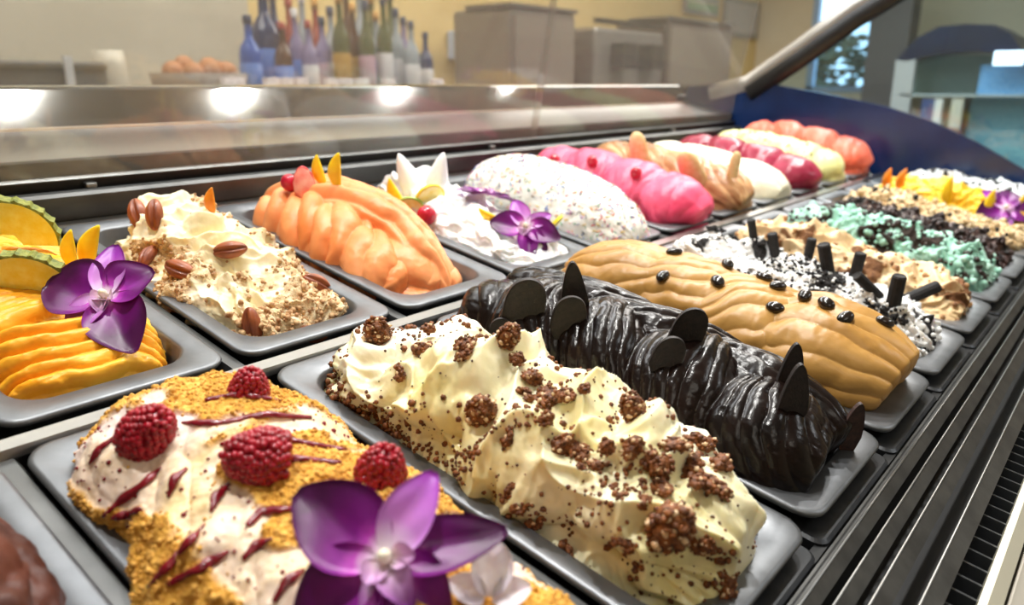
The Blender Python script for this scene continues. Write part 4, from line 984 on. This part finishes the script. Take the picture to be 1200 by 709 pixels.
# strawberries
M_STR = mat('strawberry_skin', 'c8141e', 'e03a3a', rough=.3, sss=.25, scale=90, bump=.3, bscale=600); M_STRC = mat('strawberry_cut', 'f0786c', 'f8b4a0', rough=.4, sss=.3, scale=100)
def b_straw():
    V, F = ICO[3]; V = V.copy(); z = V[:, 2]; r_ = (1 - .35 * (z + 1) / 2 * 1.0); V[:, 0] *= r_ * .013; V[:, 1] = np.where(V[:, 1] < 0, V[:, 1] * r_ * .004, V[:, 1] * r_ * .009); V[:, 2] *= .016
    fm = (V[F].mean(1)[:, 1] < -.0012).astype(int); return mobj('strawberry_half', V, F, None, mats=[M_STR, M_STRC], fm=fm)
put('straw', b_straw, 'orange', 357, 222, 'halved strawberry at the back end of the tall orange gelato', 'strawberry', None, (.2, 1, -.3), 15, 1.15, -.008)
def b_berry():
    V, F = ICO[3]; return mobj('red_berry', V * np.array([.011, .011, .012]), F, mat('red_berry', 'a80e28', 'd0203c', rough=.25, sss=.2, scale=50, coat=.2))
for key, px, py, sc, d in [('lemon', 503, 254, 1.1, 'bright red berry on the fluffy white gelato beside the lemon slices'), ('pink', 650, 190, .8, 'dark red berry at the back left end of the pink gelato'), ('pink', 694, 192, .8, 'red berry in the middle of the back of the pink gelato'),
                           ('pink', 745, 206, .8, 'red berry between the pink gelato and the first biscuit'), ('orange', 343, 218, .9, 'small red berry left of the halved strawberry')]:
    put('berry', b_berry, key, px, py, d, 'berry', None, (1, .5, 0), 0, sc, -.005)
# citrus slices
def mk_citrus(rc, fc, name):
    def b():
        e = bpy.data.objects.new(name, None); link(e); R_ = .024; n = 28
        V, F = [], []
        for y, r_ in ((-.002, R_ * .93), (.002, R_ * .93)):
            V.append((0, y, 0)); V += [(r_ * math.cos(2 * math.pi * i / n), y, r_ * math.sin(2 * math.pi * i / n)) for i in range(n)]
        for i in range(n): F += [(0, 1 + i, 1 + (i + 1) % n), (n + 1, n + 2 + (i + 1) % n, n + 2 + i)]
        mobj('flesh', V, F, fc, e, smooth=False)
        t_, f_ = lathe([(R_ * .9, -.0026), (R_, -.002), (R_, .002), (R_ * .9, .0026), (R_ * .9, -.0026)], n); t_ = [(x, z, y) for x, y, z in t_]
        mobj('rind', t_, f_[:-2], rc, e, smooth=False); return e
    return b
M_LEM = mat('lemon_flesh', 'f2e27a', 'faf4c0', rough=.35, sss=.3, scale=120); M_LR = mat('lemon_rind', 'e8c81c', 'f4dc40', rough=.4, scale=100); M_LG = mat('lime_rind', '86a83a', 'a8c458', rough=.4, scale=100)
stand('lem', mk_citrus(M_LR, M_LEM, 'lemon_slice'), 'lemon', 503, 236, 15, .85, 'lemon slice with yellow rind at the back of the fluffy white gelato', 'lemon slice', None, .5, 30, -.004)
stand('lim', mk_citrus(M_LG, M_LEM, 'lime_slice'), 'lemon', 482, 248, -10, .75, 'pale green rimmed lime slice left of the red berry', 'lime slice', None, .7, 0, -.004)
stand('lem', mk_citrus(M_LR, M_LEM, 'lemon_slice'), 'lemon', 655, 262, 40, .9, 'pale lemon slice on the right slope of the fluffy white gelato', 'lemon slice', None, .5, 60, -.002)
# sponge finger biscuits
M_FING = mat('finger_biscuit', 'e6c080', 'f2d8a4', rough=.6, scale=120, bump=.3)
def b_finger():
    V, F = ICO[3]; V = V.copy(); V[:, 2] = np.sign(V[:, 2]) * np.abs(V[:, 2]) ** .6; V = V * np.array([.016, .009, .046]); return mobj('finger_biscuit', V, F, M_FING)
stand('fing', b_finger, 'hazel', 752, 198, -14, 1.0, 'pale finger biscuit standing at the back of the brown streaked gelato', 'biscuit', None, .2, 0, -.02)
stand('fing', b_finger, 'hazel', 818, 215, -38, 1.15, 'finger biscuit lying down the middle of the brown streaked gelato', 'biscuit', None, .5, 0, -.016)
stand('fing', b_finger, 'hazel', 858, 205, 5, .6, 'finger biscuit tip between the brown and the ivory gelato', 'biscuit', None, .2, 0, -.012)
# frothy white swirls standing at the back of the lemon gelato
def b_swirl():
    V, F = lathe([(.012, -.01), (.014, 0), (.0125, .008), (.009, .018), (.006, .028), (.003, .034), (.0005, .037)], 16)
    V = [(x * (1 + .1 * math.sin(math.atan2(y, x) * 5 + z * 120)), y * (1 + .1 * math.sin(math.atan2(y, x) * 5 + z * 120)), z) for x, y, z in V]; return mobj('white_flower_petal', V, F, mat('white_petal', 'f4f4f4', 'fcfcfc', rough=.5, sss=.3))
stand('sw', b_swirl, 'lemon', 480, 212, -20, 1.2, 'white pointed peak standing left at the back of the white gelato', 'meringue')
stand('sw', b_swirl, 'lemon', 512, 208, 18, 1.1, 'white pointed peak standing right at the back of the white gelato', 'meringue')

# ------------------------------------------------------------------ the room behind the case
YC = 2.15
zc = 1.10
def wtag(o, label, cat, group=None): tag(o, label, cat, group); return o
bc = empty('back_counter', world=(1.5, YC + .25, 0)); wtag(bc, 'low steel back counter along the wall, carrying bottles and machines', 'counter')
def rel(g, b): return [(v[0] - b[0], v[1] - b[1], v[2] - b[2]) for v in g[0]], g[1]
def wpart(name, g, m, par, **k):
    V, F = rel(g, par.location); return mobj(name, V, F, m, par, smooth=False, **k)
wpart('worktop', box(-1.2, 5.9, YC - .15, YB - .01, zc - .04, zc, .01), STEEL, bc); wpart('cabinet', box(-1.2, 5.9, YC - .1, YB - .01, .1, zc - .04), mat('cabinet_grey', '8c8a84', rough=.5), bc); wpart('plinth', box(-1.2, 5.9, YC - .02, YB - .01, 0.0, .1), BLACK, bc)
def glassy(name, c): return mat(name, c, rough=.12, spec=.6, coat=.3)
BC = {'blue': glassy('blue_glass', '2c5cb4'), 'clear': glassy('pale_glass', '9aa4ac'), 'green': glassy('olive_glass', '5c6038'), 'brown': glassy('brown_glass', '5a3c28'), 'navy': glassy('navy_glass', '22345e'), 'violet': glassy('violet_glass', '8a80a8'), 'red': glassy('red_glass', 'a04a3c')}
CAPM = {'dark': mat('dark_cap', '22304e', rough=.4), 'gold': mat('gold_cap', 'b88a4a', rough=.3, metal=.6), 'white': mat('white_cap', 'd8d8de', rough=.4), 'red': mat('red_cap', 'a03a30', rough=.4)}
LABM = {'white': mat('white_paper', 'd8d8dc', rough=.7), 'blue': mat('blue_paper', '5888d8', rough=.6), 'pink': mat('pink_paper', 'c0a0b0', rough=.7), 'gold': mat('gold_paper', 'b8903c', rough=.6)}
def bottle(px, top, r, gc, cc, lc, label, Y=None):
    r = r * 1.35; Y = Y or YC + .02; P = bgY(px, top, Y); H = P[2] - zc; b = (P[0], Y, zc)
    e = empty('bottle', world=b); wtag(e, label, 'bottle', 'bottles on the back counter')
    mobj('glass', *lathe([(r * .9, 0), (r, .01), (r, H * .55), (r * .85, H * .63), (r * .36, H * .74), (r * .32, H * .92), (r * .38, H * .93)], 16), BC[gc], e)
    mobj('cap', *lathe([(r * .4, H * .9), (r * .42, H * .91), (r * .42, H), (r * .3, H * 1.005)], 12), CAPM[cc], e)
    mobj('paper_label', *lathe([(r * .98, H * .14), (r * 1.02, H * .15), (r * 1.02, H * .44), (r * .98, H * .45)], 16), LABM[lc], e)
for i, a in enumerate([(289, 18, .030, 'blue', 'dark', 'blue', 'leftmost tall blue bottle on the back counter'), (306, -20, .044, 'navy', 'white', 'blue', 'wide navy bottle second from the left, its top out of frame'), (329, 26, .026, 'brown', 'red', 'blue', 'short dark bottle third from the left'),
    (344, 10, .024, 'violet', 'white', 'blue', 'slim pale bottle with a blue label, fourth from the left'), (360, 24, .024, 'violet', 'red', 'white', 'slim violet bottle fifth from the left'), (376, 20, .026, 'violet', 'dark', 'pink', 'violet bottle with a pink label, sixth from the left'),
    (396, -8, .027, 'green', 'gold', 'gold', 'tall olive bottle in the middle of the row'), (412, 4, .025, 'brown', 'gold', 'gold', 'brown bottle with gold label right of the tall olive one'), (427, 0, .026, 'green', 'dark', 'pink', 'olive bottle with a pink label'),
    (440, 14, .026, 'clear', 'gold', 'blue', 'pale bottle with a blue label'), (448, -6, .026, 'green', 'dark', 'white', 'tall bottle just behind the pale one'), (463, 10, .027, 'clear', 'dark', 'white', 'pale bottle with a dark cap, third from the right'),
    (481, 25, .027, 'clear', 'dark', 'white', 'shorter pale bottle, second from the right'), (498, 38, .026, 'navy', 'dark', 'white', 'shortest navy bottle at the right end of the row')]):
    bottle(*a, Y=YC + (.02 if i % 2 == 0 else .10))
for i, a in enumerate([(318, -14, .030, 'navy', 'dark', 'white', 'dark bottle in the rear row behind the wide navy one'), (337, -4, .028, 'red', 'red', 'white', 'reddish bottle in the rear row near the left'), (352, -10, .028, 'clear', 'white', 'pink', 'pale bottle in the rear row, behind the slim violet ones'),
    (368, -2, .028, 'red', 'gold', 'white', 'reddish bottle in the rear row, left of the tall olive one'), (386, 8, .030, 'clear', 'dark', 'pink', 'pale bottle in the rear row, directly left of the tall olive one'), (404, -14, .028, 'brown', 'dark', 'white', 'brown bottle in the rear row, its neck out of frame'),
    (420, -16, .030, 'clear', 'gold', 'gold', 'pale gold-capped bottle in the rear row'), (434, -8, .028, 'green', 'gold', 'white', 'olive bottle in the rear row, right half'), (456, -12, .030, 'green', 'dark', 'gold', 'tall olive bottle in the rear row, furthest right'), (472, 20, .028, 'violet', 'dark', 'blue', 'violet bottle in the rear row between the pale ones')]):
    bottle(*a, Y=YC + .22)
def anchor(px, Y=None): Y = Y or YC + .1; return bgY(px, 98, Y)[0], Y
def ztop(px, py, Y=None): return bgY(px, py, Y or YC + .1)[2]
# black tray rack at far left
x0, y_ = anchor(-60); x1, _ = anchor(112)
e = empty('tray_rack', world=((x0 + x1) / 2, y_, zc)); wtag(e, 'low grey metal tray rack at the far left of the back counter', 'tray rack')
wpart('rack_body', box(x0, x1, y_ - .1, y_ + .1, zc, ztop(50, 72), .01), mat('rack_grey', '6e6c6a', rough=.5), e); wpart('rack_rail', box(x0, x1, y_ - .11, y_ - .1, ztop(50, 80), ztop(50, 76)), STEEL, e)
h_ = anchor(65)[0]; wpart('handle', box(h_ - .012, h_ + .012, y_ - .125, y_ - .11, zc, ztop(50, 66)), mat('pale_handle', 'd8dade', rough=.3), e)
# napkin stack / white cup shape
x0, y_ = anchor(132); 
e = wobj('white_jug', [(x0 + v[0], y_ + v[1], zc + v[2]) for v in lathe([(.05, 0), (.055, .01), (.05, .12), (.045, .17), (.04, .17), (.038, .02)], 20)[0]], lathe([(.05, 0), (.055, .01), (.05, .12), (.045, .17), (.04, .17), (.038, .02)], 20)[1], mat('jug_white', 'd6d2c6', rough=.4), base=(x0, y_, zc), smooth=True)
wtag(e, 'pale round jug between the tray rack and the fruit basket', 'jug')
# basket with oranges
x0, y_ = anchor(235)
e = empty('wire_basket', world=(x0, y_, zc)); wtag(e, 'grey basket left of the bottles, filled with orange fruit', 'basket')
mobj('basket_wall', *lathe([(.12, 0), (.13, .01), (.165, .10), (.17, .10), (.155, .012), (.11, .008)], 24), mat('basket_grey', '8a8078', rough=.6), e)
bo = ICO[2]
for k, (dx, dy, dz) in enumerate([(-.10, 0, .105), (-.04, .03, .125), (.03, -.02, .12), (.09, .02, .11), (0, -.08, .11), (-.06, -.07, .10), (.07, -.07, .105)]):
    o = wobj('orange_fruit', bo[0] * .038 + np.array([x0 + dx, y_ + dy, zc + dz]), bo[1], mat('orange_peel', 'b87a50', 'c89068', rough=.5), base=(x0 + dx, y_ + dy, zc + dz), smooth=True)
    wtag(o, ['leftmost orange fruit in the grey basket', 'second orange fruit from the left, highest in the basket', 'orange fruit in the middle of the basket', 'rightmost orange fruit in the grey basket', 'front orange fruit in the middle of the basket', 'front orange fruit at the left of the basket', 'front orange fruit at the right of the basket'][k], 'fruit', 'fruit in the basket')
# small glasses in front of the bottles
for k, px in enumerate([268, 278, 318, 334, 352, 388, 405, 424, 455, 512]):
    x0, y_ = anchor(px, YC - .06); pr = [(.026, 0), (.030, .005), (.033, .085), (.031, .085), (.027, .01)]
    o = wobj('tumbler', [(x0 + v[0], y_ + v[1], zc + v[2]) for v in lathe(pr, 16)[0]], lathe(pr, 16)[1], mat('tumbler_glass', 'b8aeb0', rough=.2), base=(x0, y_, zc), smooth=True)
    wtag(o, 'small pale tumbler, number %s from the left in front of the bottle row' % ('one two three four five six seven eight nine ten'.split()[k]), 'glass', 'tumblers before the bottles')
# paper towel holder by the wall
x0, y_ = anchor(537, YB - .06); zt, zb_ = ztop(537, 36, YB - .06), ztop(537, 70, YB - .06)
e = wobj('soap_dispenser', *box(x0 - .03, x0 + .03, YB - .1, YB - .005, zb_, zt, .01), mat('dispenser_blue', 'b8c8e8', rough=.4), base=(x0, YB - .05, zb_)); wtag(e, 'small pale blue dispenser on the yellow wall right of the bottles', 'dispenser')
# machines
def machine(name, px0, px1, ytop, Y, label, cat, body, extra):
    xa, xb = anchor(px0, Y)[0], anchor(px1, Y)[0]; zt = ztop((px0 + px1) / 2, ytop, Y)
    e = empty(name, world=((xa + xb) / 2, Y, zc)); wtag(e, label, cat)
    wpart('housing', box(xa, xb, Y - .15, Y + .25, zc, zt, .02), body, e); extra(e, xa, xb, Y - .15, zt); return e
MB1 = mat('machine_grey', '746d64', '807970', rough=.4); MB2 = mat('machine_steel', '8e8a86', 'a4a09c', rough=.35, metal=.5)
def ex1(e, a, b, y, z): wpart('top_tray', box(a - .01, b + .01, y - .01, y + .3, z, z + .02), mat('tray_dark', '66625c', rough=.4), e); wpart('front_door', box(a + .03, b - .03, y - .015, y, zc + .05, z - .04), mat('door_grey', '8a8278', rough=.3), e)
def ex2(e, a, b, y, z):
    wpart('group_head', box(a + (b - a) * .2, a + (b - a) * .4, y - .1, y, zc + .15, z - .08, .01), mat('head_dark', '3c3836', rough=.3), e); wpart('group_head', box(a + (b - a) * .6, a + (b - a) * .8, y - .1, y, zc + .15, z - .08, .01), mat('head_dark', '3c3836'), e)
    wpart('drip_tray', box(a + .02, b - .02, y - .12, y, zc, zc + .06), STEEL, e); wpart('cup_rail', box(a, b, y, y + .02, z + .02, z + .05), STEEL, e)
machine('grinder', 572, 648, 14, YC + .1, 'boxy grey machine left of the coffee machine', 'machine', MB1, ex1)
machine('coffee_machine', 672, 752, 36, YC + .1, 'wide steel coffee machine on the back counter', 'coffee machine', MB2, ex2)
machine('oven', 756, 832, 28, YC + .1, 'steel cabinet machine at the right of the coffee machine', 'machine', mat('machine_brown', '5a504a', '685e56', rough=.4), ex1)
# papers on the yellow wall
for a, b, t, bt, lab, tint in ((847, 884, -4, 46, 'grey framed notice on the yellow wall', 'c0bab0'), (800, 838, -8, 20, 'pale notice with green heading on the yellow wall', 'd6d0b8')):
    A = bgY(a, t, YB); B = bgY(b, bt, YB)
    e = empty('wall_notice', world=(A[0], YB, B[2])); wtag(e, lab, 'notice', )
    wpart('frame', box(A[0], B[0], YB - .03, YB, B[2], A[2]), mat('notice_frame', 'a09a90', rough=.5), e); wpart('paper', box(A[0] + .04, B[0] - .04, YB - .035, YB - .03, B[2] + .04, A[2] - .04), mat('paper_' + tint, tint, rough=.8), e)
    if tint == 'd6d0b8': wpart('heading', box(A[0] + .04, B[0] - .04, YB - .037, YB - .035, A[2] - .12, A[2] - .06), mat('heading_green', '9ab890', rough=.8), e)
# seen through the end glass: a second display case with a navy curved hood, bush outside the window, pillar
def zx(px, py, X): return bgX(px, py, X)
Xs = 5.2
A = zx(1052, 72, Xs); Bp = zx(1215, 72, Xs)
e = empty('curved_glass_case', world=(Xs, (A[1] + Bp[1]) / 2, 0)); wtag(e, 'second display case with an arched navy hood beyond the end glass', 'display case')
prof = [(1050, 70), (1075, 44), (1100, 31), (1130, 28), (1165, 29), (1185, 40), (1200, 62), (1205, 80)]
inn = [(1196, 75), (1170, 62), (1140, 60), (1112, 62), (1085, 66), (1062, 72)]
pts = [zx(a, b, Xs) for a, b in prof + inn]; n = len(pts)
V = [tuple(p) for p in pts] + [(p[0] + .6, p[1], p[2]) for p in pts]
wpart('hood', (V, [tuple(range(n)), tuple(range(n, 2 * n))[::-1]] + [(i, (i + 1) % n, n + (i + 1) % n, n + i) for i in range(n)]), mat('hood_navy', '050e26', '0a1838', rough=.35, scale=4), e)
def wq(name, px0, px1, py0, py1, X, dep, m, par=None):
    a = zx(px0, py0, X); b = zx(px1, py1, X); g = box(X, X + dep, min(a[1], b[1]), max(a[1], b[1]), min(a[2], b[2]), max(a[2], b[2]), 0)
    return wpart(name, g, m, par) if par else g
wq('rear_panel', 1062, 1198, 66, 112, Xs + .3, .05, mat('case_teal', '7c9a98', '8eaaa4', rough=.4), e)
wq('side_post', 1050, 1062, 70, 150, Xs, .05, mat('post_pale', 'b8b4b0', rough=.3), e)
wq('blue_panel', 1150, 1200, 76, 115, Xs + .1, .04, mat('case_blue', '5a9ad0', '88b8e0', rough=.3), e)
wq('shelf', 1055, 1215, 110, 114, Xs, .35, mat('shelf_pale', 'a8b0ae', rough=.3), e)
wq('lower_panel', 1055, 1130, 114, 170, Xs + .15, .04, mat('low_beige', 'a89878', 'b8a888', rough=.5), e)
wq('lower_panel', 1130, 1260, 114, 260, Xs + .15, .04, mat('low_teal', '5c96a8', '78aab4', rough=.4), e)
wq('case_plinth', 1055, 1260, 170, 300, Xs + .2, .04, mat('low_grey', '78807e', rough=.5), e)
lp = wq('lamp', 1166, 1198, 60, 76, Xs - .02, .02, mat_emit('lamp_glow', 'eaf6ff', 3.0), e)
# tall glasses with napkins on the second case's shelf
for k, (px, w_) in enumerate([(1086, 5), (1098, 2), (1120, 4)]):
    g = wq('', px - w_, px + w_, 116, 150, Xs - .05, .04, None); o = wobj('price_stand', g[0], g[1], mat('stand_%d' % k, ['3c4a78', 'dcd8d0', 'c8c0ac'][k], rough=.5), base=g[0][0])
    wtag(o, ['dark blue upright box beyond the end glass', 'thin white upright post beyond the end glass', 'beige upright box beyond the end glass'][k], 'stand')
pg = wq('', 1030, 1052, -60, 140, 6.4, .25, None); o = wobj('pillar', pg[0], pg[1], mat('pillar_dark', '4c4644', '5c5552', rough=.6), base=(pg[0][0])); wtag(o, 'dark square pillar seen through the end glass', 'pillar')
# bush outside the window
b0 = bgX(1000, 80, XR + 1.6)
e = empty('bush', world=(XR + 1.6, b0[1], 0)); wtag(e, 'dark green bush outside the window', 'bush')
bv, bf = ICO[2]; r = np.random.default_rng(5); Vs = []; Fs = []
for k in range(420):
    a = r.normal(size=3); a /= np.linalg.norm(a); a = a * np.array([.5, .55, .62]) * r.uniform(.7, 1.05) + np.array([0, 0, b0[2] - .25]); s = r.uniform(.04, .09)
    v = ICO[1][0] * s * np.array([1, 1, .4]) + a; Fs.append(ICO[1][1] + len(ICO[1][0]) * k); Vs.append(v)
mobj('foliage', np.vstack(Vs), np.vstack(Fs), mat('leaf_dark', '22301e', '3c4a30', rough=.6, scale=8), e, smooth=False)
mobj('stem', *lathe([(.05, -.05), (.04, 1.0), (.02, 1.3)], 8), mat('bark', '4c3c2e', rough=.8), e)
g_ = struct('ground', box(XR + .1, XR + 9, -6, 9, -.1, 0), mat('paving', 'a8a49a', '98948a', rough=.8))
# ceiling downlights (their reflections show in the steel ledge)
LE = mat_emit('downlight_glow', 'e4fff8', 60.0)
for k, (x, y) in enumerate(DOWN):
    e = empty('downlight', world=(x, y, 2.8)); tag(e, 'round ceiling spotlight over the case, %s from the left' % ('first second third fourth fifth sixth'.split()[k]), 'ceiling light', 'spotlights over the case')
    mobj('trim_ring', *lathe([(.06, -.02), (.075, -.02), (.078, 0), (.06, 0)], 20), STEEL, e); mobj('lens', *lathe([(.001, -.012), (.032, -.012), (.032, -.010)], 20), LE, e)
